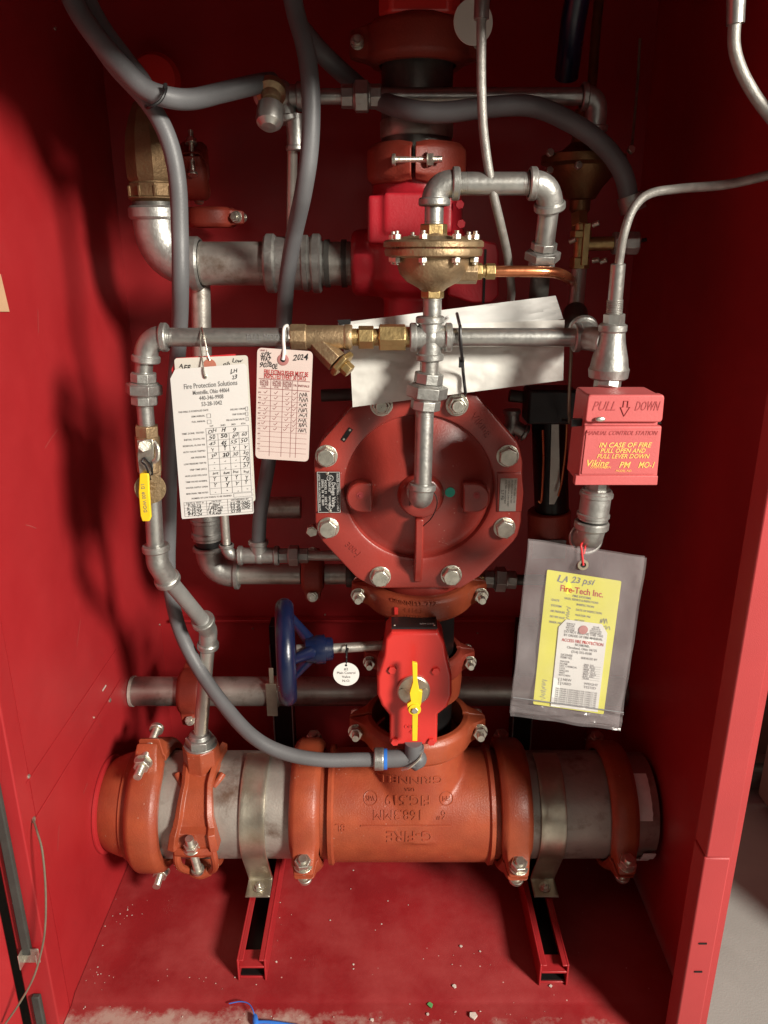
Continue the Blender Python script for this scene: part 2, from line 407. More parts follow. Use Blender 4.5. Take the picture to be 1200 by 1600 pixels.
def coupling(label, c, ax, lug, rp, w, mat, loc_name='pipe_coupling', h=None, ear=None, front=None, group='grooved couplings on the pipes', bl=None, text=None):
    c, ax, lug = V(c), V(ax).normalized(), V(lug).normalized()
    lug = (lug - ax*lug.dot(ax)).normalized(); bd = ax.cross(lug).normalized()
    if front is not None and bd.dot(V(front)) < 0: bd = -bd
    h = h or rp*.20+.006; ear = ear or rp*.22+.014
    t = thing(loc_name, c, label, 'pipe coupling', group)
    for sgn in (1, -1):
        b = B(); rings = []; NN = 44
        for i in range(NN+1):
            th = R(2.2+(180-4.4)*i/NN); dd = min(th, math.pi-th)/R(21); e = max(0, 1-dd); e = e*e*(3-2*e)
            rad = lug*math.cos(th)+bd*(sgn*math.sin(th))
            o = rp+h+ear*e; ww = w*(1-.12*e)
            prof = [(-.5, rp*1.004), (-.5, rp+h*.55), (-.44, rp+h*.72), (-.36, o*.985), (-.28, o), (.28, o), (.36, o*.985), (.44, rp+h*.72), (.5, rp+h*.55), (.5, rp*1.004)]
            rings.append([b.bm.verts.new(c+ax*(a*ww)+rad*q) for a, q in prof])
        b.skin(rings); ho = b.build('housing', mat, t, bevel=.0012, sharp=40)
    br = max(.0042, min(.0066, rp*.08)); bl_ = bl or (rp*.36+.022)
    for s in (1, -1):
        pc = c+lug*s*(rp+h+ear*.45)
        b = B(); b.cyl(pc-bd*bl_*.9, pc-bd*(bl_*.9-br*1.1), br*1.75, ch=.0008); b.thread(pc-bd*bl_*.85, pc+bd*bl_*1.22, br, .0016)
        bo = b.build('bolt', ZINC, t)
        b = B(); nut(b, pc+bd*(bl_*.62), bd, br*1.95, br*1.75); b.cyl(pc+bd*(bl_*.62-.0012), pc+bd*bl_*.62, br*2.2)
        b.build('nut', ZINC, bo, bevel=.0004)
    return t

# ================================================================== the room
X = V((1, 0, 0)); Yv = V((0, 1, 0)); Z = V((0, 0, 1))
b = B(); b.quadbox((-6, -6, -.05), (6, 2.2, 0)); tag(b.build('floor', CONC), 'bare grey concrete floor outside the cabinet', kind='structure')
b = B(); b.quadbox((-6, 2.2, -.05), (6, 2.3, 3.4)); tag(b.build('wall', WALLM), 'dark painted room wall behind the cabinet', kind='structure')
b = B(); b.quadbox((.47, 1.50, 0.001), (3.5, 1.54, .03)); b.quadbox((.47, 1.54, .0), (3.5, 1.56, 2.2))
tag(b.build('room_partition', WALLM), 'dark brown partition with a pale bottom rail seen past the right edge of the cabinet', 'partition')
b = B(); b.cyl(V((.47, 1.44, .045)), V((3.4, 1.44, .045)), .028, n=20)
tag(b.build('skirting_pipe', DARKP), 'pale pipe running along the foot of the wall outside the cabinet', 'pipe')

t = thing('shade_box', (1.05, 1.12, 0), 'unseen grey box added to shade the concrete right of the cabinet', 'shade box')  # box out of view, added to throw shade on the concrete
for i in range(2):
    b = B(); b.quadbox((.84, .885, .06+.17*i), (1.28, .90, .22+.17*i)); dw = b.build('shade_box_front', WALLM, t, bevel=.002)
    b = B(); b.quadbox((.96, .870, .16+.17*i), (1.16, .882, .175+.17*i)); b.build('shade_box_bar', ZINC, dw)
b = B(); b.quadbox((.82, .901, .03), (1.30, 1.40, .44)); b.build('body', WALLM, t, bevel=.004)

# ================================================================== the cabinet
FZ = CZ-1.04; XL, XR, YF, YB, TOP = -.458, .437, .80, 1.42, CZ+.46
cabn = thing('equipment_cabinet', (0, 1.1, 0), 'red steel cabinet housing the pipework, open at the front', 'cabinet')
b = B(); b.quadbox((XL-.006, YF+.030, .02), (XL, YB, TOP)); b.build('side_panel', CAB, cabn)
b = B(); b.quadbox((XR, YF+.030, .02), (XR+.006, YB, TOP)); b.build('side_panel', CAB, cabn)
b = B(); b.quadbox((XL, YB, .02), (XR, YB+.006, TOP)); b.build('back_panel', CAB, cabn)
b = B(); b.quadbox((XL-.006, YF+.0, TOP), (XR+.006, YB+.006, TOP+.02)); b.build('roof_panel', CAB, cabn)
b = B(); b.quadbox((XL-.04, YF-.035, CZ+.240), (XR+.006, YF-.0062, TOP+.02)); b.quadbox((XL, YF-.006, CZ+.240), (XR, YF+.001, CZ+.2415)); b.build('header', JAMB, cabn, bevel=.002)
# floor pan: flat sheet, a shallow rounded step and the front lip
b = B()
prof = [(YB-.001, FZ), (.848, FZ), (.838, FZ-.0045), (.833, FZ-.006), (.766, FZ-.006), (.762, FZ-.010), (.762, FZ-.11)]
nx = 60
rows = [[b.bm.verts.new((XL+.001+(XR-XL-.002)*i/nx, y, z + (.0014*noise.noise(V((i*.14, y*9, 0))) if z > FZ-.008 else 0))) for i in range(nx+1)] for y, z in prof]
for a, c in zip(rows, rows[1:]):
    for i in range(nx): b.face((a[i], a[i+1], c[i+1], c[i]))
b.flat = True
fp = b.build('floor_pan', FLOORP, cabn)
# materials read object coordinates: shift so that Y matches the world
for n in FLOORP.node_tree.nodes:
    if n.type == 'MAP_RANGE' and abs(n.inputs['From Min'].default_value-FRONT_A) < 1e-6:
        n.inputs['From Min'].default_value = FRONT_A-1.1; n.inputs['From Max'].default_value = FRONT_B-1.1
# door jambs
zj = P(1105, 1340, .750).z
XJ, YJ = .4145*.752/.8, .752
b = B(); b.quadbox((XJ, YJ-.002, .02), (XJ+.0325, YJ+.030, zj-.0012)); b.build('jamb', JAMB, cabn, bevel=.0022)
b = B(); b.quadbox((XJ+.0005, YJ-.004, zj+.0012), (XJ+.0325, YJ+.030, TOP+.02)); b.build('jamb', JAMB, cabn, bevel=.0022)
b = B(); b.quadbox((XJ+.0327, YJ+.022, .02), (XR+.006, YJ+.028, TOP)); b.quadbox((XR, YJ+.0282, .02), (XR+.006, YF+.0298, TOP)); b.build('return_flange', JAMB, cabn)
for u, v in ((1098, 1474), (1091, 1518)):
    p = P(u, v, YJ-.0022); b = B(); b.box(p, (.010, .002, .0022)); b.build('slot', BLACKM, cabn)
b = B(); b.quadbox((XL-.040, YF-.006, .02), (XL, YF+.030, TOP)); b.build('jamb', CAB, cabn, bevel=.0022)
sz0, sz1 = P(60, 1480, YF).z, P(65, 1545, YF).z
b = B(); b.quadbox((XL-.0285, YF-.014, sz0), (XL-.0165, YF-.006, TOP)); b.build('rubber_seal', SEAL, cabn, bevel=.002)
b = B(); b.quadbox((XL-.0285, YF-.014, .02), (XL-.0165, YF-.006, sz1)); b.build('rubber_seal', SEAL, cabn, bevel=.002)
b = B(); pc = P(49, 1493, YF-.012)
b.box(pc, (.022, .0016, .024)); b.box(pc+V((-.011, -.006, 0)), (.0016, .013, .024)); b.box(pc+V((.010, -.004, 0)), (.0016, .009, .018)); b.build('door_catch', ZINC, cabn, bevel=.0005)
# folded seams along the left panel
zs = .513
for z, hh, pr in ((zs, .0022, .0012), (zs-.060, .0022, .0014)):
    b = B(); b.quadbox((XL+.0002, YF+.02, z), (XL+pr, 1.17, z+hh)); b.build('seam', CAB, cabn, bevel=.0004)
# screws and bright scratches on the left panel
def wall_screw(u, v, r=.004):
    p = PX(u, v, XL); b = B(); b.lathe(p, X, [(0, r), (.0012, r), (.0022, r*.6)], 16); b.build('screw', ZINC, cabn)
for u, v, r in ((171, 1094, .0042), (44, 1213, .003), (52, 1281, .0045), (86, 44, .003), (146, 1121, .0018), (249, 976, .002), (265, 981, .002), (261, 941, .0035)): wall_screw(u, v, r)
b = B(); p = PX(162, 1075, XL); b.box(p+V((.001, 0, 0)), (.001, .016, .0022)); b.build('scratch', CHIP, cabn)
for u, v in ((508, 960), (640, 961), (690, 964), (746, 989), (395, 982)):
    p = P(u, v, YB-.002); b = B(); b.lathe(p, -Yv, [(0, .0022), (.0015, .0018)], 10); b.build('rivet', ZINC, cabn)
for u, v in ((1000, 68), (745+120, 1100), (915, 1155), (1179-24, 1296)):
    if u > 1100: continue
    p = P(u, v, YB-.002); b = B(); b.lathe(p, -Yv, [(0, .002), (.0015, .0016)], 10); b.build('rivet', ZINC, cabn)
# a darker recessed back plate with the bracing rail below the rear pipe
b = B(); b.quadbox((XL+.03, YB-.020, P(300, 962, YB).z-.006), (XR-.01, YB-.002, P(300, 962, YB).z)); b.build('back_rail', CAB, cabn, bevel=.001)
for u, Yp in ((443, 1.36), (816, 1.36)):
    b = B(); x0 = P(u, 1130, Yp).x
    b.quadbox((x0-.020, Yp, FZ), (x0+.020, Yp+.04, CZ-.70)); b.build('strut_post', BLACKM, cabn, bevel=.001)
    for q in (-.0195, .0195):
        b = B(); b.quadbox((x0+q-.0012, Yp-.004, FZ), (x0+q+.0012, Yp-.0005, CZ-.74)); b.build('strut_lip', GALV, cabn)

# left door leaf, swung wide open past the jamb
dr = thing('cabinet_door', (XL-.045, YF-.02, .02), 'red steel cabinet door swung wide open at the lower left edge', 'door')
b = B(); h0 = V((XL-.046, YF-.012, 0)); h1 = V((XL-.30, YF-.50, 0)); dd = (h1-h0).normalized(); nn = V((dd.y, -dd.x, 0))
for q in (0,):
    a = h0; c = h1
    pts = [a+Z*.05, c+Z*.05, c+Z*1.60, a+Z*1.60]; b.prism(pts, nn*.018)
b.build('leaf', CAB, dr, bevel=.002)
b = B(); p = h0+dd*.030+Z*P(18, 1415, YF-.04).z; b.cyl(p, p+V((-nn.x, -nn.y, 0))*.014, .0045); b.cyl(p, p+nn*.02, .0045); b.build('latch_stud', ZINC, dr)

tag(B().prism([PX(-30, 425, XL+.001), PX(0, 428, XL+.001), PX(14, 487, XL+.001), PX(-30, 487, XL+.001)], X*.0008).build('paper_label', CARD), 'torn tan paper label stuck on the left cabinet side', 'label')

# ------------------------------------------------------------------ plaster flakes and paint chips on the floor
def fleck(b, p, r, fl=.3):
    k = random.randint(5, 8); a0 = random.random()*6
    pts = [p+V((math.cos(a0+i*6.283/k)*r*random.uniform(.5, 1.2), math.sin(a0+i*6.283/k)*r*random.uniform(.4, 1.0), 0)) for i in range(k)]
    b.prism(pts, Z*r*fl)
b = B()
def drop(u, v, r):
    p = PZ(u, v, FZ+.0006)
    if p.y < .845: p = PZ(u, v, FZ-.0048)
    if XL+.004 < p.x < XR-.004: fleck(b, p, r)
for u, v, r in ((860, 1541, .003), (740, 1587, .008), (668, 1585, .003), (710, 1541, .004), (582, 1594, .003), (606, 1408, .0015), (638, 1414, .0013), (552, 1360, .0015), (596, 1444, .0015),
                (498, 1453, .007), (552, 1507, .002), (552, 1514, .0016), (432, 1503, .0018), (720, 1479, .0028), (750, 1487, .002), (516, 1438, .0013), (548, 1389, .001)):
    if (u, v) != (498, 1453): drop(u, v, r)
for _ in range(95):
    c = random.choice(((190, 1420, 30, 25), (300, 1535, 120, 12), (430, 1440, 30, 20), (660, 1500, 200, 60), (560, 1590, 300, 8), (200, 1575, 110, 14), (760, 1580, 100, 18), (160, 1520, 20, 40)))
    drop(random.gauss(c[0], c[2]*.6), random.gauss(c[1], c[3]*.6), random.uniform(.0004, .0013))
tag(b.build('plaster_flakes', CHIP), 'scattered pale plaster and paint flakes on the red cabinet floor', kind='stuff')
b = B(); fleck(b, PZ(672, 1571, FZ-.0048), .005); tag(b.build('paint_fleck', GREEN), 'small green paint fleck near the front lip of the floor', 'paint fleck')

# ================================================================== main six inch run
MY, MZ, MR = 1.0555, CZ-.871, .0842
TT = 1.28
mx = lambda u: (u-600)/FPX*TT
mc = lambda u: V((mx(u), MY, MZ))
def main_pipe(u0, u1, label, mat=PIPE6):
    b = B(); b.cyl(mc(u0), mc(u1), MR, n=64); return tag(b.build('steel_pipe', mat), label, 'pipe')
main_pipe(262, 470, 'large grey steel pipe section left of the orange tee, held by a strap')
main_pipe(808, 940, 'large grey steel pipe section right of the orange tee, held by a strap')
# reducer entering through the left panel
t = thing('pipe_reducer', mc(190), 'orange painted reducer coming through the left cabinet side', 'pipe reducer')
b = B(); b.lathe(mc(151), X, [(.0125, .050), (.0135, .060), (.018, .064), (.034, .075), (.052, .0815), (.062, .0835), (.064, .087), (.083, .087), (.085, .0875), (.120, .0875)], 64)
b.build('reducer_body', ORANGE, t)
b = B(); b.lathe(V((XL+.001, MY, MZ)), X, [(0, .078), (.003, .078), (.005, .074), (.005, .052), (0, .052)], 64); b.build('hole_collar', CAB, t)
coupling('orange grooved coupling farthest left, joining the reducer to the grey pipe', mc(247), X, V((0, -.10, 1)), MR+.003, .052, ORANGE, h=.019, ear=.026, front=-Yv)
coupling('orange grooved coupling on the left end of the big orange tee', mc(484), X, V((0, -.93, -.30)), MR+.003, .048, ORANGE, h=.018, ear=.022, front=Z, bl=.028)
coupling('orange grooved coupling on the right end of the big orange tee', mc(794), X, V((0, -.93, -.34)), MR+.003, .048, ORANGE, h=.018, ear=.022, front=Z, bl=.028)
coupling('dark orange grooved coupling at the far right against the cabinet side', mc(951), X, V((0, -.93, -.34)), MR+.003, .042, ORANGE, h=.014, ear=.022, front=Z, bl=.028)
# right end beyond the last coupling
t = thing('pipe_end', mc(985), 'dark pipe end with pale strips painted as rim glints at the right cabinet side', 'pipe end')
b = B(); b.cyl(mc(968), mc(1004), MR*.97, n=48); b.build('pipe_stub', STEEL, t)
def arc_strip(b, x0, x1, a0, a1, r, n=14):
    rows = []
    for i in range(n+1):
        a = R(a0+(a1-a0)*i/n); k = r+.0012*noise.noise(V((i*.9, x0*30, 3)))
        rows.append([b.bm.verts.new((x0+(x1-x0)*j/4+.0015*noise.noise(V((i*.7, j, 1))), MY-math.cos(a)*k, MZ+math.sin(a)*k)) for j in range(5)])
    for p, q in zip(rows, rows[1:]):
        for j in range(4): b.face((p[j], p[j+1], q[j+1], q[j]))
for x0, x1, a0, a1 in ((mx(972), mx(992), 22, 70), (mx(984), mx(1003), -34, -20), (mx(980), mx(999), -72, -36)):
    b = B(); arc_strip(b, x0, x1, a0, a1, MR*1.02); o = b.build('rim_glint', GLINT, t)  # pale strips stand in for bright reflections on the chrome ring
    m_ = o.modifiers.new('t', 'SOLIDIFY'); m_.thickness = .0012
# big tee
t = thing('grooved_tee', V((mx(642), MY, MZ)), 'large orange cast tee with raised upside down lettering', 'pipe tee')
b = B(); TR_ = MR+.0055
x0, x1 = mx(505), mx(775)
b.cyl(V((x0+.010, MY, MZ)), V((x1-.010, MY, MZ)), TR_, n=72)
cx = .0555; BRr = .0725
b.skin([b.ring(V((cx, MY, MZ+.135*i/14)), X, Yv, BRr+.022*(1-i/14)**2.2, 56) for i in range(15)])
tb = b.build('tee_body', ORANGE, t)
md = tb.modifiers.new('cast', 'REMESH'); md.mode = 'VOXEL'; md.voxel_size = .0026; md.use_smooth_shade = True
md = tb.modifiers.new('soft', 'SMOOTH'); md.factor = .5; md.iterations = 22
from mathutils.bvhtree import BVHTree
_dg = bpy.context.evaluated_depsgraph_get(); _dg.update(); _me = tb.evaluated_get(_dg).to_mesh()
TEEB = BVHTree.FromPolygons([v.co+V(tb['w']) for v in _me.vertices], [tuple(p.vertices) for p in _me.polygons])
tb.evaluated_get(_dg).to_mesh_clear()
for a_, sg in ((x0, 1), (x1, -1)):
    b = B(); b.lathe(V((a_, MY, MZ)), X*sg, [(0, MR-.004), (0, MR+.001), (.011, MR+.001), (.013, TR_+.004), (.019, TR_+.0045), (.023, TR_-.001), (.023, MR)], 72)
    b.build('end_collar', ORANGE, t)
LT = MATTEE = ORANGE
def wrapdown(u, v, rad=TR_, flip=True):
    # point (x,y) of upside-down lettering laid round the front of the horizontal tee
    d = ray(u, v); cxv = Vector2 = None
    ox = (u-600)/FPX
    # intersect with the cylinder
    a = d.y**2+d.z**2; o_ = V((0, 0, CZ)); bb = 2*(d.y*(0-MY)+d.z*(CZ-MZ)); cc = MY**2+(CZ-MZ)**2-rad**2
    s_ = (-bb-math.sqrt(max(0, bb*bb-4*a*cc)))/(2*a); p = d*s_+o_
    ang0 = math.atan2(p.z-MZ, -(p.y-MY)); px = p.x
    def f(x, y, z):
        xx = px-(x if flip else -x); an = ang0-(y if flip else -y)/rad; rr = rad+z
        q = V((xx, MY-math.cos(an)*rr, MZ+math.sin(an)*rr)); rd = V((0, -math.cos(an), math.sin(an)))
        o_ = V((q.x, MY-.30, MZ+.24)); hit = TEEB.ray_cast(o_, (q-o_).normalized())
        return hit[0]+hit[1]*z*(1 if hit[1].dot(q-o_) < 0 else -1) if hit[0] is not None else q
    return f
b = B()
for s, u, v, h, w in (('GRINNELL', 640, 1213, .0165, .098), ('FIG.519', 637, 1249, .0165, .078), ('168.3MM', 622, 1272, .0155, .085), ('6"', 690, 1272, .0135, .02),
                      ('G-FIRE', 640, 1305, .0185, .092), ('USA', 640, 1231, .006, .02)):
    txt(b, s, V(), X, Z, h, 'CENTER', ext=.0012, wrap=wrapdown(u, v), width=w)
f = wrapdown(634, 1290)
for k in (0,):
    b.prism([f(-.070+.140*i/12, .0011, 0) for i in range(13)] + [f(.070-.140*i/12, -.0011, 0) for i in range(13)], V((0, -.0014, .0002)))
for u, v, s in ((579, 1247, 'VdS'), (697, 1247, 'FM')):
    f = wrapdown(u, v); ring = [f(.0105*math.cos(i*.2618), .0105*math.sin(i*.2618), .0004) for i in range(25)]
    b.tube(ring, .0009, 6, 0); txt(b, s, V(), X, Z, .008, 'CENTER', ext=.0011, wrap=f, width=.014)
f = wrapdown(532, 1292); txt(b, '8L', V(), X, Z, .012, 'CENTER', ext=.001, wrap=f, width=.016)
b.flat = True; b.build('raised_lettering', ORANGE, t)

# straps clamping the main pipe to the channels
def strap(u, label, uc):
    t = thing('pipe_strap', V((mx(u), MY-.05, FZ+.04)), label, 'pipe strap', 'plated straps over the main pipe')
    b = B(); w = .040; r0 = MR+.0015; th = .0032; pts = []
    x = mx(u)
    for i in range(19): a = R(100-130*i/18); pts.append((MY-math.cos(a)*r0, MZ+math.sin(a)*r0))
    zc = FZ+.043
    pts += [(1.018, zc+.010), (1.017, zc+.003), (.981, zc+.001)]
    ins, outs = [], []
    for i, (y, z) in enumerate(pts):
        y0, z0 = pts[max(0, i-1)]; y1, z1 = pts[min(len(pts)-1, i+1)]; tt = V((0, y1-y0, z1-z0)).normalized(); nm = V((0, tt.z, -tt.y))
        if i < 20 and nm.dot(V((0, y-MY, z-MZ))) < 0: nm = -nm
        if i >= 19: nm = V((0, -.9, -.4)) if i < 20 else V((0, -.5, .86)) if i == 20 else V((0, 0, 1))
        ins.append((y, z)); outs.append((y+nm.y*th, z+nm.z*th))
    rings = []
    for (y, z), (yo, zo) in zip(ins, outs):
        # slight crown with two rolled ribs across the width
        row = []
        for a, e in ((-.5, 0), (-.40, .6), (-.30, 0), (.30, 0), (.40, .6), (.5, 0)):
            row.append(b.bm.verts.new((x+a*w, yo+(yo-y)*.35*e, zo+(zo-z)*.35*e)))
        row.append(b.bm.verts.new((x+.5*w, y, z))); row.append(b.bm.verts.new((x-.5*w, y, z)))
        rings.append(row)
    b.skin(rings); b.build('band', STRAP, t, bevel=.0006)
    b = B(); pb = V((x, .998, zc+.0052)); b.cyl(pb, pb+Z*.0015, .0095); nut(b, pb+Z*.0015, Z, .0075, .005); b.cyl(pb, pb+Z*.010, .0035); b.build('bolt', ZINC, t, bevel=.0004)
    return t
strap(407, 'dull plated strap over the left grey pipe section, bolted to its red channel', 0)
strap(848, 'plated strap over the right grey pipe section, bolted to its red channel', 0)
def channel(x, y0, label):
    t = thing('support_channel', V((x, .9, FZ)), label, 'support channel', 'red support channels on the cabinet floor')
    b = B(); w, h, th = .043, .041, .0028; y1 = YB-.02
    b.quadbox((x-w/2, y0, FZ+.0005), (x-w/2+th, y1, FZ+h)); b.quadbox((x+w/2-th, y0, FZ+.0005), (x+w/2, y1, FZ+h))
    b.quadbox((x-w/2+th, y0, FZ+h-.0165), (x+w/2-th, y0+.030, FZ+h-.013))
    b.quadbox((x-w/2+th, y0+.004, FZ+.0005), (x+w/2-th, y1, FZ+.0032))
    b.quadbox((x-w/2+th, y0, FZ+h-.003), (x-w/2+th+.007, y1, FZ+h-.0005)); b.quadbox((x+w/2-th-.007, y0, FZ+h-.003), (x+w/2-th, y1, FZ+h-.0005))
    b.build('channel', CAB, t, bevel=.0008)
    b = B()
    b.quadbox((x-w/2+th+.001, y0+.006, FZ+.0034), (x+w/2-th-.001, y1, FZ+.006)); b.build('hollow_shade', BLACKM, t)  # black sheet stands in for the shade inside the channel
channel(PZ(392, 1500, FZ+.041).x, PZ(392, 1500, FZ+.041).y, 'red channel under the left pipe strap, open end facing out')
channel(PZ(868, 1512, FZ+.041).x, PZ(868, 1508, FZ+.041).y, 'red channel under the right pipe strap, open end facing out')

# mechanical tee clamped round the left pipe
t = thing('mechanical_tee', mc(325), 'orange clamp-on tee bolted round the left grey pipe with a long front bolt', 'mechanical tee')
xm = mx(325); w = .052
b = B(); rings = []
for i in range(25):
    th = R(112-112*i/24-8*0); rr = MR+.011+(.010 if i > 20 else 0)
    k = 1+.25*max(0, (i-18)/6); ww = w*(.8+.25*abs(math.cos(R(180*i/24))))*k*.5*1.15
    rd = V((0, -math.cos(th), math.sin(th)))
    rings.append([b.bm.verts.new(V((xm, MY, MZ))+X*a*ww*2+rd*q) for a, q in ((-.5, MR+.001), (-.5, rr+.002), (-.36, rr+.006), (-.30, rr-.002), (.30, rr-.002), (.36, rr+.006), (.5, rr+.002), (.5, MR+.001))])
b.skin(rings); b.build('upper_saddle', ORANGE, t, bevel=.001)
b = B(); rings = []
for i in range(19):
    th = R(-40-100*i/18); rr = MR+.011
    rd = V((0, -math.cos(th), math.sin(th)))
    rings.append([b.bm.verts.new(V((xm, MY, MZ))+X*a*w+rd*q) for a, q in ((-.5, MR+.001), (-.5, rr), (-.3, rr+.006), (.3, rr+.006), (.5, rr), (.5, MR+.001))])
b.skin(rings)
# the open frame round the bolt at the front
def cylp(x, a, r): th = R(a); return V((x, MY-math.cos(th)*r, MZ+math.sin(th)*r))
for sx in (-1, 1):
    b.tube([cylp(xm+sx*.026, -2, MR+.012), cylp(xm+sx*.029, -14, MR+.016), cylp(xm+sx*.027, -27, MR+.018), cylp(xm+sx*.016, -40, MR+.018), cylp(xm, -43, MR+.018)], .0062, 10)
b.tube([cylp(xm-.027, -3, MR+.018), cylp(xm, -2, MR+.022), cylp(xm+.027, -3, MR+.018)], .0075, 10)
b.tube([cylp(xm-.014, -41, MR+.018), cylp(xm, -43, MR+.022), cylp(xm+.014, -41, MR+.018)], .0085, 10)
b.tube([cylp(xm-.024, -17, MR+.006), cylp(xm, -18, MR+.007), cylp(xm+.024, -17, MR+.006)], .004, 10)
b.build('lower_clamp', ORANGE, t)
b = B(); pbt = cylp(xm-.002, -36, MR+.019); ptp = cylp(xm-.002, 14, MR+.032); 
b.cyl(pbt, pbt+(ptp-pbt).normalized()*.006, .010); b.thread(pbt, ptp, .0065, .0017); b.build('bolt', ZINC, t)
b = B(); dn = (ptp-pbt).normalized(); q = pbt.lerp(ptp, .72); b.cyl(q-dn*.002, q, .0125); nut(b, q, dn, .0115, .010); b.build('nut', ZINC, t, bevel=.0004)
pn0, pn1 = P(326, 1196, MY-.03), P(326, 1158, MY-.022)
neck_base = V((xm, MY, MZ+MR-.006))
b = B()
ntop = V((xm, MY-.012, MZ+MR+.040)); nb = V((xm, MY-.012, MZ+MR*.72))
b.hexa(nb, ntop, .029, 8); b.cyl(nb, nb+Z*.026, .044, .027, n=32)
for sx in (-1, 1): b.tube([V((xm+sx*.024, MY-.045, MZ+MR*.80)), V((xm+sx*.037, MY-.030, MZ+MR*.98))], .0055, 8, 0)
b.build('neck', ORANGE, t, bevel=.0015)
NT = ntop

# ================================================================== riser: couplings, butterfly valve with gear operator
RX, RY = .0555, 1.10
def rc(v, Y=RY): return V((RX, Y, P(650, v, Y).z))
zl = rc(1150, 1.075).z
coupling('orange coupling with side bolts joining the tee branch to the shutoff valve', V((RX-.002, 1.062, MZ+.150)), Z, -X, .072, .044, ORANGE, h=.016, ear=.022, front=-Yv, bl=.034)
coupling('dark orange coupling with side bolts behind the gear box of the shutoff valve', V((RX, 1.075, P(645, 1043, 1.04).z)), Z, -X, .058, .036, OXIDE, h=.012, ear=.018, front=-Yv, bl=.03)
cpl = coupling('orange coupling with raised lettering directly under the round red valve', V((RX-.002, 1.075, P(645, 945, 1.02).z)), Z, -X, .066, .040, ORANGE, h=.016, ear=.022, front=-Yv, bl=.036)
b = B()
def wrapv(u, v, yc, rad, cxx=RX):
    d = ray(u, v); a = d.x**2+d.y**2; bb = 2*(d.x*(-cxx)+d.y*(-yc)); cc = cxx**2+yc**2-rad**2
    s_ = (-bb-math.sqrt(max(0, bb*bb-4*a*cc)))/(2*a); p = d*s_; an0 = math.atan2(p.x-cxx, -(p.y-yc)); z0 = p.z+CZ
    def f(x, y, z): an = an0+x/rad; rr = rad+z; return V((cxx+math.sin(an)*rr, yc-math.cos(an)*rr, z0+y))
    return f
for s, u, v, h in (('GRINNELL 772', 645, 943, .008), ('4 114.3', 645, 954, .007), ('TESTED', 645, 964, .006)):
    txt(b, s, V(), X, Z, h, 'CENTER', ext=.0009, wrap=wrapv(u, v, 1.075, .066+.016), width=.075)
b.flat = True; b.build('raised_lettering', ORANGE, cpl)
t = thing('shutoff_valve', V((RX, RY, CZ-.72)), 'red gear operated butterfly valve with blue handwheel above the big tee', 'valve')
b = B(); b.cyl(V((RX, 1.08, MZ+.12)), V((RX, 1.08, CZ-.40)), .054, n=40); b.build('valve_neck', BLACKM, t)
b = B(); b.lathe(V((RX, 1.075, P(650, 1120, 1.0).z)), Z, [(0, .060), (.004, .066), (.03, .068), (.055, .064), (.060, .055)], 48); b.build('valve_body', ORANGE, t)
GY = .955
out = [(603, 997), (612, 988), (684, 988), (694, 1004), (697, 1022), (706, 1057), (706, 1088), (699, 1106), (684, 1118), (683, 1162), (678, 1165), (612, 1165), (609, 1160), (609, 1118), (596, 1104), (589, 1086), (589, 1057), (600, 1022)]
b = B(); b.prism([P(u, v, GY) for u, v in out], Yv*.052, bev=.0035)
b.build('gear_housing', BRIGHT, t, bevel=.0015)
b = B(); zt = P(650, 988, GY).z
b.box(V((P(648, 988, GY).x, GY+.024, zt+.0024)), (.064, .034, .0024)); np_ = b.build('nameplate', BLACK, t)
b = B(); 
b.bm.free()
for sx in (-1, 1):
    b = B(); b.lathe(V((P(648, 988, GY).x+sx*.028, GY+.014, zt+.0036)), Z, [(0, .0017), (.001, .0013)], 10); b.build('rivet', ZINC, np_)
b = B(); txt(b, 'SLOW CLOSE', V((P(668, 990, GY).x, GY+.018, zt+.0037)), X, Yv, .004, 'CENTER', width=.02); b.flat = True; b.build('print', WINK, np_)
b = B(); b.box(V((P(648, 980, GY).x, GY+.048, zt+.010)), (.056, .006, .012)); b.build('lug', BRIGHT, t, bevel=.001)
def front_bolt(u, v, Y, r, mat, par, name='bolt', h=.004):
    b = B(); p = P(u, v, Y); b.hexa(p, p-Yv*h, r, 6, .1); return b.build(name, mat, par, bevel=.0004)
for u, v in ((613, 1046), (681, 1048), (617, 1158), (674, 1158)): front_bolt(u, v, GY, .0062, BRIGHT, t)
b = B(); p = P(646, 1077, GY); b.lathe(p, -Yv, [(0, .0235), (.004, .0235), (.0055, .0215), (.0055, .0)], 40)
for sx in (-1, 1): b.cyl(p+X*sx*.0165-Yv*.0055, p+X*sx*.0165-Yv*.0065, .0045)
b.build('indicator_plate', STRAP, t)
b = B(); p = P(643, 1135, GY); txt(b, 'OPEN', p, X, Z, .006, 'CENTER', ext=.0008); txt(b, '4"', p-Z*.009, X, Z, .006, 'CENTER', ext=.0008); b.flat = True; b.build('raised_lettering', BRIGHT, t)
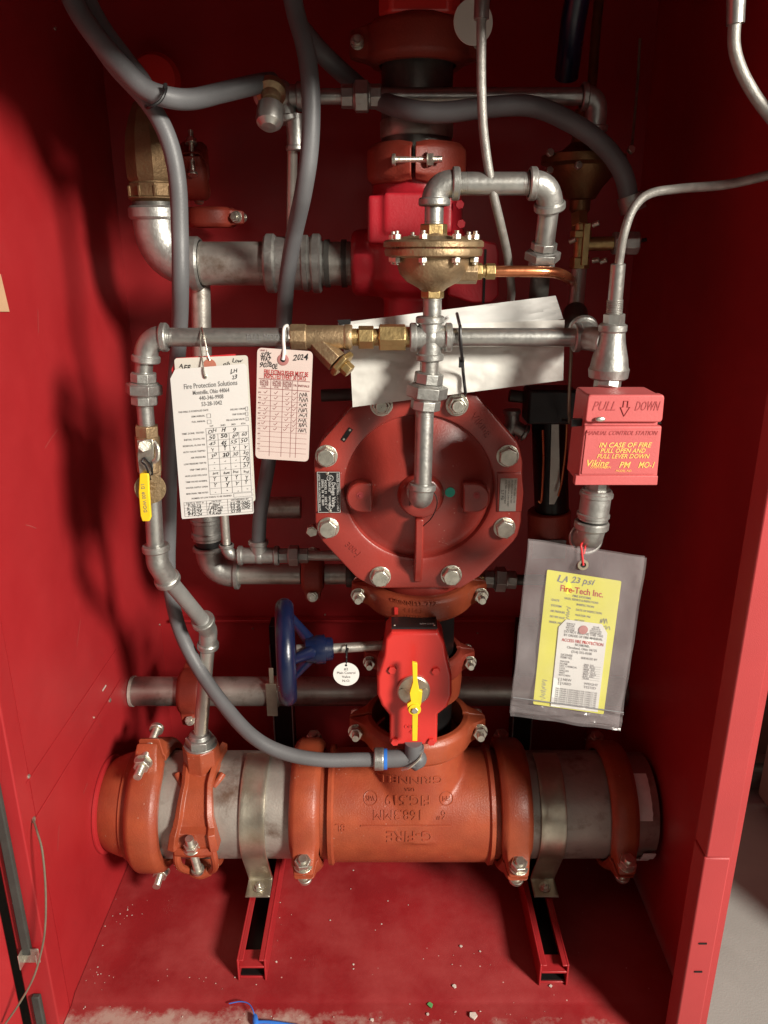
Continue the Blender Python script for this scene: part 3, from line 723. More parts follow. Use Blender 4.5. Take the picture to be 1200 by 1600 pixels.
# handwheel
WA = V((.991, .13, 0)).normalized(); WP = V((-WA.y, WA.x, 0)); wc = P(447, 1018, .985); hb = wc+WA*.040
sh = P(597, 1019, .985)
b = B(); b.cyl(hb, hb+WA*.115, .0072, n=20); b.build('shaft', STEEL, t)
hw = None
b = B(); RR = .0635
b.tube([wc+WP*math.cos(a)*RR+Z*math.sin(a)*RR for a in [i*math.pi/24 for i in range(48)]], .0135, 16, 0, closed=True)
hw = b.build('handwheel', BLUE, t)
b = B(); b.lathe(hb-WA*.014, WA, [(0, .012), (.002, .017), (.016, .020), (.018, .021), (.030, .021), (.031, .017), (.040, .0165), (.042, .013)], 32); b.build('hub', BLUE, hw)
for k in range(3):
    a = R(-75+120*k); e = wc+WP*math.cos(a)*RR+Z*math.sin(a)*RR
    b = B(); b.tube([e, e.lerp(hb, .45)+WA*.002, hb+WA*.004], lambda q: .0065+.005*q*q, 12); b.build('spoke', BLUE, hw)
b = B(); b.cyl(wc+WA*.015, wc+WA*.03, .009, n=20); b.build('shaft_end', STEEL, hw)
# round tag hanging from the shaft
tg = thing('round_tag', P(541, 1052, .965), 'round white numbered tag hanging by a black tie from the handwheel shaft', 'tag')
b = B(); b.mi = 0; p = P(541, 1053, .965); b.cyl(p, p-Yv*.0012, .0185, n=40); b.mi = 1
for s, dz in (('#2', .0085), ('Main Control', .0025), ('Valve', -.004), ('N.O.', -.0105)): txt(b, s, p-Yv*.0012+Z*dz, X, Z, .0042, 'CENTER', width=.026)
b.mi = 2; b.cyl(p+Z*.0148, p+Z*.0148-Yv*.0014, .0018, n=12)
b.flat = True; b.build('disc', [SIGNW, INK, BLACK], tg)
b = B(); q = V((p.x, .985, wc.z)); b.tube([p+Z*.0148, p+Z*.022+X*.001, q-Yv*.009-Z*.006, q-Yv*.004+Z*.009, q+Yv*.006+Z*.007, q+Yv*.008-Z*.005, q-Z*.011-Yv*.002, p+Z*.020], .0011, 6); b.cyl(q-Yv*.009+Z*.004, q-Yv*.009+Z*.010+X*.002, .002)
b.build('tie', BLACK, tg)

# drain ball valve with yellow lever under the gear box, conduit elbow and hose
t = thing('drain_ball_valve', P(648, 1120, .93), 'small valve with a long yellow lever in front of the red gear box', 'ball valve')
b = B(); k = lambda pts, Y=.925: [P(u, v, Y) for u, v in pts]
b.prism(k([(644, 1035), (652, 1037), (652, 1062), (655, 1079), (660, 1080), (658, 1100), (653, 1113), (652, 1158), (644, 1158), (644, 1118), (637, 1110), (636, 1100), (642, 1096), (640, 1083), (645, 1066)]), Yv*.0050)
b.build('lever', YELLOW, t, bevel=.0006)
b = B(); p = P(648, 1108, .925); b.lathe(p, -Yv, [(0, .0088), (.002, .0086), (.0024, .0055), (.0024, 0)], 24); b.cyl(p, p+Yv*.035, .005); l_ = b.build('stem_washer', YELLOW, t)
b = B(); b.hexa(p-Yv*.0022, p-Yv*.005, .0048); b.build('stem_nut', ZINC, t)
b = B(); p = P(646, 1165, .955); q = P(646, 1190, .957); b.cyl(p+Z*.006, q, .0125, .0135, n=24); b.build('valve_outlet', HOSE, t)
t = thing('flexible_conduit', P(600, 1185, .96), 'grey hose from the upper left down to the blue ringed fitting below the gear box', 'hose')
hy = .957
e0 = P(592, 1187, hy); 
b = B(); b.tube([P(597, 1186, hy), P(625, 1185, hy), P(640, 1184, hy), P(648, 1176, hy), P(649, 1166, hy)], .0128, 20, 6)
b.sphere(P(652, 1186, hy), .0142); b.cyl(P(640, 1180, hy), P(655, 1192, hy), .0135)
fit = b.build('elbow_fitting', HOSE, t)
b = B(); b.tube([P(628, 1203, hy-.014), P(640, 1199, hy-.019), P(655, 1186, hy-.015), P(659, 1176, hy-.008)], .0018, 8); b.build('clip', ZINC, fit)
b = B(); b.cyl(P(584, 1186, hy), P(600, 1186, hy), .0165, n=12, ch=.0015); b.build('gland_nut', CASTG, fit, bevel=.0006)
b = B(); b.cyl(P(600, 1186, hy), P(605, 1186, hy), .0152, n=24); b.build('blue_ring', BLUEP, fit)
b = B()
path = [(110, -30, .99), (122, 12, .985), (150, 60, .98), (185, 108, .975), (232, 160, .975), (262, 215, .975), (277, 280, .975), (281, 360, .975), (282, 440, .97), (280, 520, 1.0), (272, 620, 1.02), (266, 720, 1.02), (264, 820, 1.03), (264, 900, 1.04), (278, 975, 1.04),
        (305, 1035, 1.03), (345, 1095, 1.0), (392, 1148, .965), (440, 1175, .955), (500, 1187, .953), (560, 1187, .957), (590, 1187, .957)]
b.tube([P(*q) for q in path], .0104, 18, 7); b.build('hose', HOSE, t)

# ================================================================== the round deluge valve
DY = 1.0                                                    # front plane of the cover flange
t = DV = thing('deluge_valve', V((.045, 1.12, P(652, 930, 1.05).z)), 'big dark red round valve with eight bolted octagonal cover in the cabinet middle', 'deluge valve')
octo = [(560, 612), (748, 612), (806, 668), (815, 742), (812, 836), (757, 898), (718, 921), (590, 921), (549, 900), (496, 832), (490, 742), (498, 688)]
octo = [(566, 616), (744, 616), (811, 694), (817, 722), (815, 818), (808, 842), (748, 903), (720, 920), (588, 920), (558, 905), (499, 842), (492, 818), (490, 722), (498, 694)]
oc = [P(u, v, DY) for u, v in octo]; cen = sum(oc, V())/len(oc)
cc_ = P(655, 764, DY)                                       # centre of the dome
b = B(); n = 96; RI = .1015
outer = []
import bisect
def octr(ang):
    best = None
    for i in range(len(oc)):
        a, c = oc[i]-cc_, oc[(i+1) % len(oc)]-cc_
        d = V((math.cos(ang), 0, math.sin(ang))); den = d.x*(c.z-a.z)-d.z*(c.x-a.x)
        if abs(den) < 1e-9: continue
        tt = (a.x*(c.z-a.z)-a.z*(c.x-a.x))/den; uu = (a.x*d.z-a.z*d.x)/den
        if tt > 0 and -1e-6 <= uu <= 1+1e-6: best = tt if best is None else max(best, tt)
    return best or .14
def ringf(f): return [b.bm.verts.new(cc_+f(2*math.pi*i/n)) for i in range(n)]
pol = lambda r, y: (lambda a: V((math.cos(a)*r, y, math.sin(a)*r)))
oct_ = lambda k, y: (lambda a: V((math.cos(a)*(octr(a)+k), y, math.sin(a)*(octr(a)+k))))
rings = [ringf(oct_(-.003, .032)), ringf(oct_(0, .029)), ringf(oct_(0, .004)), ringf(oct_(-.0015, .001)), ringf(oct_(-.004, 0)), ringf(pol(RI+.004, 0)), ringf(pol(RI+.001, .0015)), ringf(pol(RI-.001, .008))]
DOME = []
for i in range(1, 15):
    q = i/14; r = RI*(1-q)*.985+.0005
    y = .0085-.040*(1-(1-q)**2.4)**1.1 if q < 1 else -.0315
    y = .0095-.027*math.sin(min(1, q*1.25)*math.pi/2)
    DOME.append((r, y)); rings.append(ringf(pol(r, y)))
b.skin(rings)
cov = b.build('cover', VALVE, t)
def domey(r):
    pts = [(RI, .0085)]+DOME
    for (r0, y0), (r1, y1) in zip(pts, pts[1:]):
        if r1 <= r <= r0: return y0+(y1-y0)*(r0-r)/(r0-r1)
    return DOME[-1][1]
# base flange and body behind
b = B(); rings = [ringf(oct_(-.010, .034)), ringf(oct_(-.002, .036)), ringf(oct_(-.002, .060)), ringf(oct_(-.012, .064)), ringf(pol(.112, .066)), ringf(pol(.105, .11)), ringf(pol(.085, .15)), ringf(pol(.05, .17))]
b.skin(rings)
b.cyl(V((RX, 1.075, cc_.z-.165)), V((RX, 1.10, cc_.z+.15)), .058, n=40)
b.build('valve_body', VALVE, t)
b = B(); b.lathe(V((RX-.001, 1.075, cpl.location.z+.012)), Z, [(0, .060), (.004, .064), (.020, .066), (.030, .068), (.05, .070)], 48)
b.build('inlet_neck', VALVE, t)
# raised lugs on the cover
def pad(u0, u1, v0, v1, side):
    b = B(); pts = []
    cu = (v0+v1)/2; rr = (v1-v0)/2
    if side < 0:
        pts = [(u1, v0)] + [(u0+rr-rr*math.sin(a), cu-rr*math.cos(a)) for a in [math.pi*i/12 for i in range(13)]] + [(u1, v1)]
    else:
        pts = [(u0, v1)] + [(u1-rr+rr*math.sin(a), cu+rr*math.cos(a)) for a in [math.pi*i/12 for i in range(13)]] + [(u0, v0)]
    Yp = DY-.0215
    b.prism([P(u, v, Yp) for u, v in pts], Yv*.026); return b.build('lug_pad', VALVE, cov, bevel=.0025)
pl = pad(541, 582, 755, 801, -1); pr_ = pad(724, 766, 755, 801, 1)
for u, par, mt in ((563, pl, DKRED), (745, pr_, DKRED)):
    b = B(); p = P(u, 774, DY-.0215); b.cyl(p, p-Yv*.0006, .0048, n=20); b.cyl(p, p-Yv*.002, .0022, n=12); b.build('grease_fitting' if u < 600 else 'plug', mt, cov)
# hub with circular groove and vertical rib
b = B(); hc = P(658, 778, DY-.030); b.lathe(hc+Yv*.02, -Yv, [(0, .033), (.014, .030), (.020, .027), (.0225, .022), (.0225, .017)], 40); b.build('hub', VALVE, cov, bevel=.001)
b = B(); a0 = P(656, 812, DY-.034); a1 = P(655, 905, DY-.004)
pts = [(a0.y, a0.z), (DY-.031, a0.z-.03), (DY-.026, a1.z+.035), (DY-.010, a1.z+.010), (DY-.006, a1.z-.004), (DY+.01, a1.z-.004), (DY+.01, a0.z)]
b.prism([V((a0.x-.0055, y, z)) for y, z in pts], X*.011); b.build('rib', VALVE, cov, bevel=.002)
b = B(); a0 = P(655, 622, DY-.004); a1 = P(656, 742, DY-.030)
b.prism([V((a0.x-.0055, y, z)) for y, z in ((DY-.004, a0.z), (DY-.016, a0.z-.02), (a1.y, a0.z-.06), (a1.y, a1.z), (DY+.01, a1.z), (DY+.01, a0.z))], X*.011); b.build('rib', VALVE, cov, bevel=.002)
for u0, u1 in ((493, 534), (777, 815)):                      # raised blocks that carry the plates
    b = B(); b.prism([P(u, v, DY-.003) for u, v in ((u0, 739), (u1, 739), (u1-(3 if u0 < 600 else -3), 770), (u1, 800), (u0, 800))], Yv*.012, bev=.001); b.build('plate_boss', VALVE, cov, bevel=.001)
# bolts with washers
for i, (u, v) in enumerate(((596, 632), (714, 632), (793, 712), (788, 824), (705, 898), (594, 900), (513, 824), (510, 712))):
    b = B(); p = P(u, v, DY)
    b.cyl(p, p-Yv*.0022, .0152, n=32, ch=.0004)
    if i < 2:
        b.lathe(p-Yv*.0022, -Yv, [(0, .0125), (.009, .0125), (.010, .0115), (.010, .009), (.004, .008)], 6, .1); b.thread(p, p-Yv*.017, .0078, .0016)
    else:
        b.lathe(p-Yv*.0022, -Yv, [(0, .0138), (.0075, .0138), (.0092, .0122), (.0096, .0)], 6, .1+.2*i)
        c0 = p-Yv*.0118
        b.lathe(p-Yv*.0118, -Yv, [(0, .0112), (.0006, .0108), (.0006, 0)], 24)
        for k in range(3):
            a = .6+2.09*k+i; txt(b, ('A2', '70', 'S')[k], c0+X*math.cos(a)*.0055+Z*math.sin(a)*.0055, X, Z, .0032, 'CENTER', lift=.0008)
    b.build('bolt', ZINC, t, bevel=.0004)
# nameplates
npf = P(514, 769, DY-.0032)
b = B(); b.box(npf-Yv*.0004, (.0310, .0012, .0580)); b.mi = 1; s_ = -Yv*.0011
for s, dx, dz, h, w in (('WATER CONTROL VALVE ONLY', .0120, 0, .0034, .054), ('Deluge Valve', .0062, -.003, .0056, .034), ('300 PSI', .0008, .008, .0034, .018), ('MAX W.P.', .0008, -.012, .003, .014), ('MODEL F1   SIZE 4', -.0045, 0, .0032, .044),
                     ('SERIAL  F8  92  8609', -.0085, 0, .0032, .046), ('LISTED WATER CONTROL VALVE', -.0128, 0, .0026, .052)):
    txt(b, s, npf-Yv*.0011+X*dx+Z*dz, -Z, X, h, 'CENTER', width=w, lift=.0002)
for dx, dz in ((.006, .020), (.004, -.021)):
    cc2 = npf-Yv*.0013+X*(dx-.004)+Z*dz
    if dz > 0: b.tube([cc2+X*.0042*math.cos(i*.3927)+Z*.0042*math.sin(i*.3927) for i in range(17)], .0003, 4, 0)
    else: b.tube([cc2+X*.0052, cc2+Z*.0052, cc2-X*.0052, cc2-Z*.0052, cc2+X*.0052], .0003, 4, 0)
    txt(b, 'UL' if dz > 0 else 'FM', cc2, -Z, X, .0034, 'CENTER')
for sx in (-1, 1):
    b.ribbon([npf-Yv*.0011+X*sx*.0150+Z*.0283, npf-Yv*.0011+X*sx*.0150-Z*.0283], .0005, -Yv, .0002)
    b.ribbon([npf-Yv*.0011+X*.0150+Z*sx*.0285, npf-Yv*.0011-X*.0150+Z*sx*.0285], .0005, -Yv, .0002)
b.flat = True; npo = b.build('nameplate', [BLACK, WINK], t)
for dz in (.0265, -.0265):
    b = B(); b.lathe(npf-Yv*.0010+Z*dz+X*(-.0015 if dz > 0 else .001), -Yv, [(0, .0024), (.001, .002), (.0014, .001)], 14); b.build('rivet', ZINC, npo)
p2 = P(794, 773, DY-.0032)
b = B(); b.box(p2-Yv*.0004, (.0225, .0012, .0465)); b.mi = 1
for i, s in enumerate(('FULLY OPEN AND CLOSE', 'INSTRUCTIONS FOR TEST', 'SEE TECHNICAL DATA SHEET', 'FOR TRIM ARRANGEMENT')):
    txt(b, s, p2-Yv*.0011+X*(.0085-.0042*i)+Z*.021, -Z, X, .0021, 'LEFT', width=.038)
txt(b, '5.7 PSI', p2-Yv*.0011-X*.0083, -Z, X, .0040, 'CENTER', width=.02)
b.flat = True; b.build('data_plate', [STEEL, INK], t)
b = B(); p = P(542, 679, DY-.0004); dv = (P(546, 671, DY)-P(536, 686, DY)).normalized()
b.mi = 0; nn_ = -Yv; q = dv.cross(nn_)
b.prism([p+dv*.010+q*.003, p-dv*.010+q*.003, p-dv*.010-q*.003, p+dv*.010-q*.003], -Yv*.001); b.mi = 1
for sx in (-1, 1): b.lathe(p-Yv*.001+dv*sx*.0075, -Yv, [(0, .0018), (.0008, .0014)], 10)
b.build('small_clip', [BLACKM, ZINC], t)
for s, u, v, ang, h in (('Viking', 752, 664, -48, .011), ('300-J', 552, 858, 45-180+90, .009)):
    b = B(); p = P(u, v, DY); a = R(ang); ux = X*math.cos(a)+Z*math.sin(a); uy = -X*math.sin(a)+Z*math.cos(a)
    txt(b, s, p, ux, uy, h, 'CENTER', ext=.0009)
    b.flat = True; b.build('raised_lettering', VALVE, t)
# rust free scratch and raised screw at the flange edge
b = B(); p = P(489, 824, DY+.04); b.cyl(p, p-Yv*.02, .0055, n=16); b.hexa(p-Yv*.012, p-Yv*.018, .0085); b.build('side_stud', ZINC, t)
st = B(); p = P(703, 769, DY+domey((P(703, 769, DY)-cc_).length)-.0002)
r_ = .0068; sn = V((.12, -1, 0)).normalized(); st.cyl(p, p+sn*.0012, r_, n=28); tag(st.build('round_sticker', TEAL), 'round teal sticker on the dome of the big red valve', 'sticker')

# ================================================================== upper riser and red check valve
t = thing('riser_pipe', P(652, 190, 1.15), 'dark riser pipe rising behind the upper horizontal pipe', 'pipe')
z_ = lambda v, Y=1.13: P(650, v, Y).z
UX = P(652, 190, 1.13).x
b = B(); b.cyl(V((UX, 1.15, z_(250))), V((UX, 1.15, TOP-.004)), .0475, n=48); b.build('pipe', M('riser_steel', (.22, .21, .19), .38, metal=.75, var=.3, ns=14, bump=.3, bs=200, second=(.06, .055, .05), amount=.5, s2=12, sharp=.4), t)
b = B(); b.lathe(V((UX, 1.15, z_(214))), Z, [(0, .0480), (.002, .0492), (.020, .0492), (.022, .048)], 48); b.build('groove_ring', STEEL, t)
coupling('dark orange coupling on the riser in the shadow near the top', V((UX, 1.14, z_(68))), Z, V((-1, 0, .05)), .050, .050, OXIDE, h=.018, ear=.022, front=-Yv, bl=.03)
coupling('orange coupling with a cross bolt on top of the red check valve', V((UX, 1.14, z_(257))), Z, V((-.1, -1, 0)), .050, .050, OXIDE, h=.017, ear=.006, front=X, bl=.030)
t = thing('flow_switch', V((P(660, 20, 1.1).x, 1.13, z_(30))), 'bright red squared casting on the riser at the very top', 'flow switch')
b = B(); c0 = V((P(657, 10, 1.07).x, 1.13, z_(33, 1.07)))
o8 = [(-.050, -.030), (-.036, -.048), (.036, -.048), (.050, -.030), (.050, .04), (-.050, .04)]
b.prism([c0+V((x, y, 0)) for x, y in [(q[0]*.86, q[1]*.86) for q in o8]], Z*.012)
b.prism([c0+V((x, y, .012)) for x, y in o8], Z*.12); b.build('casting', BRIGHT, t, bevel=.004)

t = thing('check_valve', V((RX, 1.15, z_(480))), 'bright red cast check valve above the round valve, partly hidden by the brass regulator', 'check valve')
VX = P(652, 360, 1.12).x
b = B()
b.lathe(V((VX, 1.15, z_(505))), Z, [(0, .046), (.035, .046), (.045, .060), (.060, .070), (.115, .072), (.130, .064), (.190, .060), (.205, .056), (.215, .050)], 56)
b.cyl(V((VX, 1.16, z_(412))), V((P(572, 412, 1.15).x, 1.16, z_(412))), .047, n=40, ch=.004)
b.cyl(V((P(578, 412, 1.15).x, 1.16, z_(412))), V((P(549, 412, 1.15).x, 1.16, z_(412))), .047, .045, n=40, ch=.005)
b.box(V((VX, 1.105, z_(335))), (.090, .05, .050)); b.box(V((P(592, 345, 1.1).x, 1.11, z_(345))), (.03, .05, .06))
vb = b.build('valve_body', CRIMS, t)
md = vb.modifiers.new('cast', 'REMESH'); md.mode = 'VOXEL'; md.voxel_size = .0030; md.use_smooth_shade = True
md = vb.modifiers.new('soft', 'SMOOTH'); md.factor = .5; md.iterations = 8
b = B(); b.prism([P(u, v, 1.09) for u, v in ((738, 372), (776, 380), (780, 395), (780, 462), (768, 474), (738, 474), (700, 462), (700, 395))], Yv*.03); sc = b.build('side_cover', CRIMS, t, bevel=.003)
for u, v in ((718, 320), (720, 350)):
    b = B(); p = P(u, v, 1.08); b.hexa(p, p-Yv*.006, .006); b.build('bolt', CRIMS, t, bevel=.0005)
b = B(); p = P(757, 432, 1.09); b.box(p, (.003, .003, .07)); b.build('split_line', BLACKM, sc)

# ================================================================== left two inch run with big elbow
LY = 1.17; r2 = .0302
t = thing('elbow_pipe_run', P(300, 412, LY), 'wide grey pipe run with big elbow at the upper left, entering the red check valve', 'pipe run')
hz = P(360, 412, LY).z; ex = P(243, 330, LY).x
p_ = lambda u: V((P(u, 412, LY).x, LY, hz))
elbow(V((ex, LY, P(243, 322, LY).z)), V((ex, LY, hz)), p_(315), r2, t, CASTG, k=1.08, kb=1.24, bw=.018)
pipe(p_(306), p_(420), r2, t, STEEL)
b = B(); b.cyl(p_(417), p_(500), r2*1.22, n=40, ch=.002); band(b, p_(424), X, r2*1.36, .016); band(b, p_(478), X, r2*1.30, .010); band(b, p_(495), X, r2*1.36, .014); b.cyl(p_(500), p_(512), r2*1.02); 
b.build('socket', CASTG, t)
pipe(p_(508), p_(550), r2, t, STEEL, name='nipple')
b = B(); b.cyl(p_(508), p_(516), r2*1.10); b.cyl(p_(534), p_(542), r2*1.10); b.build('sealant_ring', DARKP, t)
# bronze swing valve above the elbow
OLDBR = M('old_bronze', (.19, .12, .06), .55, metal=.7, var=.25, ns=25, bump=.7, bs=240)
t = thing('bronze_valve', V((ex, LY, P(243, 322, LY).z)), 'tapered bronze valve standing on the big elbow at the upper left', 'bronze valve')
zz = lambda v: V((ex, LY, P(243, v, LY).z))
b = B(); b.cyl(zz(324), zz(316), r2*1.04, n=40); b.build('gasket', DARKP, t)
b = B(); b.lathe(zz(317), Z, [(0, .030), (.004, .0345), (.0045, .0365), (.007, .0365), (.0075, .0345), (.024, .0345), (.026, .033), (.032, .036), (.060, .036), (.085, .033), (.105, .027), (.125, .018), (.130, .010)], 10)
for k in range(10):
    a = 2*math.pi*k/10; b.box(zz(317)+Z*.014+V((math.cos(a)*.0345, math.sin(a)*.0345, 0)), (.004, .004, .014))
b.build('body', OLDBR, t, bevel=.001)
b = B(); q0 = P(203, 222, LY-.02); b.tube([q0, P(212, 200, LY-.02), P(228, 192, LY-.02)], .0022, 8); b.build('lifting_wire', ZINC, t)

coupling('dark orange grooved coupling deep in shadow behind the left hose', P(305, 268, 1.30), V((1, .15, 0)), V((.2, -.9, .35)), .030, .040, OXIDE, h=.012, ear=.012, front=Z, bl=.032)
coupling('dark coupling deep in shadow behind the big elbow', P(330, 340, 1.32), Z, V((1, -.2, 0)), .030, .030, OXIDE, h=.010, ear=.016, front=-Yv, bl=.02)
# small dark red coupling ring high on the left behind the hoses
tag(B().lathe(P(245, 128, 1.36), -Yv, [(0, .035), (.01, .040), (.02, .034), (.024, .02)], 40).build('wall_collar', BRIGHT), 'red collar on the back panel behind the tied hoses', 'collar')

# vertical pipe behind the tags, bottom elbow and lower left run
VY = 1.19; vx = lambda v: P(322, v, VY)
t = thing('drain_pipe', P(322, 905, VY), 'grey vertical pipe behind the white tags turning right at a bottom elbow', 'pipe run')
b = B(); b.cyl(P(313, 440, VY), P(322, 800, VY), .0145, n=28); b.build('pipe', STEEL, t)
ze = P(340, 897, VY).z; xe = P(326, 860, VY).x
b = B(); b.cyl(V((xe, VY, P(326, 842, VY).z)), V((xe, VY, P(324, 795, VY).z)), .0235, n=32); band(b, V((xe, VY, P(326, 834, VY).z)), Z, .0262, .010); band(b, V((xe, VY, P(326, 812, VY).z)), Z, .0255, .008); b.build('reducing_socket', CASTG, t)
b = B(); b.cyl(V((xe, VY, P(326, 853, VY).z)), V((xe, VY, P(326, 838, VY).z)), .0205, n=32); b.build('thread_tape', BLACK, t)
elbow(V((xe, VY, P(326, 852, VY).z)), V((xe, VY, ze)), V((P(374, 897, VY).x, VY, ze)), .0190, t, CASTG, k=1.15, kb=1.36, bw=.008)
b = B(); b.cyl(V((P(368, 897, VY).x, VY, ze)), V((P(470, 897, VY).x, VY, ze)), .0170, n=32); b.build('pipe', STEEL, t)
pipe(V((P(508, 897, VY).x, VY, ze)), V((P(548, 897, VY).x, VY, ze)), .0172, t, STEEL, name='nipple')
b = B(); b.lathe(V((P(541, 897, VY).x, VY, ze)), X, [(0, .0215), (.004, .0225), (.010, .0225), (.02, .018)], 32); b.build('flare', DARKP, t)
coupling('small dark orange coupling on the lower left pipe beside the round valve', V((P(489, 897, VY).x, VY, ze)), X, V((0, -.35, -1)), .0185, .036, OXIDE, h=.012, ear=.014, front=-Yv, bl=.016)

t = thing('small_tee_run', P(400, 868, 1.14), 'thin galvanised run with a small elbow, tee and union left of the round valve', 'pipe run')
sy = 1.12; rs = .0086; sz = P(400, 868, sy).z; sp = lambda u: V((P(u, 868, sy).x, sy, sz))
sx = P(352, 830, sy).x
pipe(V((sx, sy, P(350, 780, sy).z)), V((sx, sy, P(352, 852, sy).z)), .0068, t, STEEL)
elbow(V((sx, sy, P(352, 850, sy).z)), V((sx, sy, sz)), sp(378), .0075, t, CASTG)
arms(sp(405), [sp(372), sp(436), sp(405)+Z*.026], .0100, t, CASTG)
union(sp(436), sp(482), .0082, t, CASTG)
pipe(sp(480), sp(550), .0080, t, STEEL)
tag(B().cyl(P(402, 793, 1.30), P(470, 793, 1.30), .0195, n=32).build('pipe_stub', STEEL), 'short grey pipe stub behind the lower end of the white tags', 'pipe')

# ================================================================== rear two inch pipe
ry = 1.215; rz = P(400, 1080, ry).z; rp_ = lambda u: V((P(u, 1080, ry).x, ry, rz))
t = thing('rear_pipe', rp_(300), 'dull grey pipe crossing the whole back of the cabinet above the big orange tee', 'pipe')
b = B(); b.cyl(V((XL+.001, ry, rz)), V((XR-.001, ry, rz)), .0262, n=40); b.build('pipe', STEEL, t)
b = B(); b.cyl(V((XL+.001, ry, rz)), V((XL+.006, ry, rz)), .0275, n=40); b.build('end_ring', CHIP, t)
for u in (424,):
    b = B(); x = P(u, 1060, ry-.03).x; b.quadbox((x-.011, ry-.031, rz-.032), (x+.008, ry-.028, rz+.034)); b.quadbox((x-.004, ry-.030, rz+.034), (x+.004, ry-.028, rz+.065)); b.cyl(V((x-.011, ry, rz)), V((x+.008, ry, rz)), .0278, n=40); b.build('clamp', STRAP, t, bevel=.0006)
coupling('orange brown grooved coupling on the rear pipe at the left', rp_(302), X, V((0, -.55, -.85)), .0268, .046, OXIDE, h=.016, ear=.018, front=Z, bl=.018)

# ================================================================== brass trim: left leg
FY = .92; rt = .0108
t = TL_ = thing('trim_pipe', P(325, 1140, 1.04), 'thin galvanised pipe', 'pipe run')
TL_['label'] = 'thin galvanised pipe zigzagging up from the clamp-on tee and turning right towards the brass strainer'
yz = P(350, 527, FY).z
h_ = lambda u: V((P(u, 527, FY).x, FY, yz)); lx = P(229, 560, FY)
elbow(V((P(227, 558, FY).x, FY, P(227, 566, FY).z)), V((P(229, 527, FY).x, FY, yz)), h_(262), rt, t)
pipe(h_(256), h_(458), rt, t, GALV)
b = B(); txt(b, 'BULL MOOSE', h_(418)-Yv*rt+Z*.001, X, Z, .0075, 'CENTER', width=.045, lift=.0003); b.flat = True; b.build('pipe_print', GINK, t)
pipe(P(226, 560, FY), P(224, 586, FY), rt*.95, t, GALV, name='nipple')
union(P(224, 582, FY), P(226, 632, FY), rt*1.0, t)
pipe(P(226, 630, FY), P(229, 664, FY), rt*.92, t, GALV, name='nipple')
pipe(P(236, 735, FY), P(243, 858, FY), rt*1.0, t, GALV)
E0, E1, E2 = P(243, 852, FY), P(247, 880, FY), P(263, 908, .935)
F0, F1, F2 = P(316, 968, 1.015), P(325, 985, 1.033), P(325, 1008, 1.036)
b = B(); b.tube([E0, E0.lerp(E1, .6), E1, E1.lerp(E2, .5), E2], rt*1.32, 24, 6); band(b, E0.lerp(E1, .15), E1-E0, rt*1.62, .009); band(b, E2.lerp(E1, .1), E2-E1, rt*1.6, .009); b.build('elbow', CASTG, t)
pipe(E2.lerp(E1, .25), F0.lerp(F1, .2), rt*1.0, t, M('flat_grey_conduit', (.30, .30, .29), .5, metal=.4, var=.1, ns=30, bump=.2))
b = B(); b.tube([F0, F0.lerp(F1, .6), F1, F1.lerp(F2, .5), F2], rt*1.25, 24, 6); band(b, F0.lerp(F1, .15), F1-F0, rt*1.58, .009); band(b, F2, F2-F1, rt*1.5, .010); b.build('elbow', CASTG, t)
pipe(F2+Z*.004, V((NT.x, NT.y, NT.z+.010)), .0108, t, STEEL)
b = B(); b.hexa(NT+Z*.0005, NT+Z*.014, .0235, 6, .1); b.lathe(NT+Z*.014, Z, [(0, .018), (.006, .016), (.008, .012)], 24); b.cyl(NT-Z*.001, NT+Z*.002, .0262); b.build('bushing', CASTG, t, bevel=.0006)

# ball valve with yellow lever and brass disc
t = thing('lever_ball_valve', P(232, 735, FY), 'small ball valve with a hanging yellow lever on the left trim pipe', 'ball valve')
b = B(); b.hexa(P(229, 664, FY), P(230, 682, FY), .0150); b.cyl(P(230, 680, FY), P(234, 738, FY), .0148, n=24, ch=.002); b.hexa(P(234, 724, FY), P(235, 742, FY), .0150)
b.cyl(P(231, 705, FY), P(231, 705, FY)-Yv*.020, .008); b.build('body', BRONZE, t, bevel=.0006)
b = B(); Yh = FY-.022
b.prism([P(u, v, Yh) for u, v in ((214, 688), (238, 686), (240, 700), (239, 735), (233, 745), (218, 742), (215, 720), (215, 705))], Yv*.002); b.hexa(P(225, 697, Yh), P(225, 697, Yh-.005), .0075)
hd = b.build('handle_plate', ZINC, t, bevel=.0005)
b = B(); b.tube([P(240, 690, Yh+.004), P(246, 700, Yh+.002), P(246, 716, Yh), P(240, 722, Yh)], .003, 8); b.build('stop', ZINC, hd)
b = B(); b.prism([P(u, v, Yh-.006) for u, v in ((218, 740), (232, 740), (233, 770), (236, 808), (233, 815), (222, 815), (219, 806), (216, 770))], Yv*.005); b.mi = 1
txt(b, '1/2  600 WOG', P(225, 778, Yh-.0063), -Z, X, .0045, 'CENTER', width=.036); b.flat = True
b.build('yellow_sleeve', [YELLOW, GINK], hd, bevel=.0012)
t = thing('brass_disc', P(235, 762, FY-.014), 'round brass disc hanging behind the yellow lever', 'tag')
b = B(); p = P(235, 763, FY-.0175); dn_ = V((.15, -1, .1)).normalized(); b.lathe(p, dn_, [(0, .0188), (.0012, .0188)], 40)
for i in range(3): txt(b, ('NORMALLY', 'OPEN', 'No 7')[i], p+dn_*.0014+Z*(.006-.006*i), X, Z, .004, 'CENTER', width=.022)
b.flat = True; b.build('disc', BRONZE, t)
b = B(); b.tube([P(235, 749, FY-.019), P(232, 740, FY-.025), P(228, 728, FY-.028), P(222, 722, FY-.026), P(226, 716, FY-.024), P(236, 728, FY-.024), P(238, 742, FY-.02)], .0013, 6); b.build('cable_tie', BLACK, t)

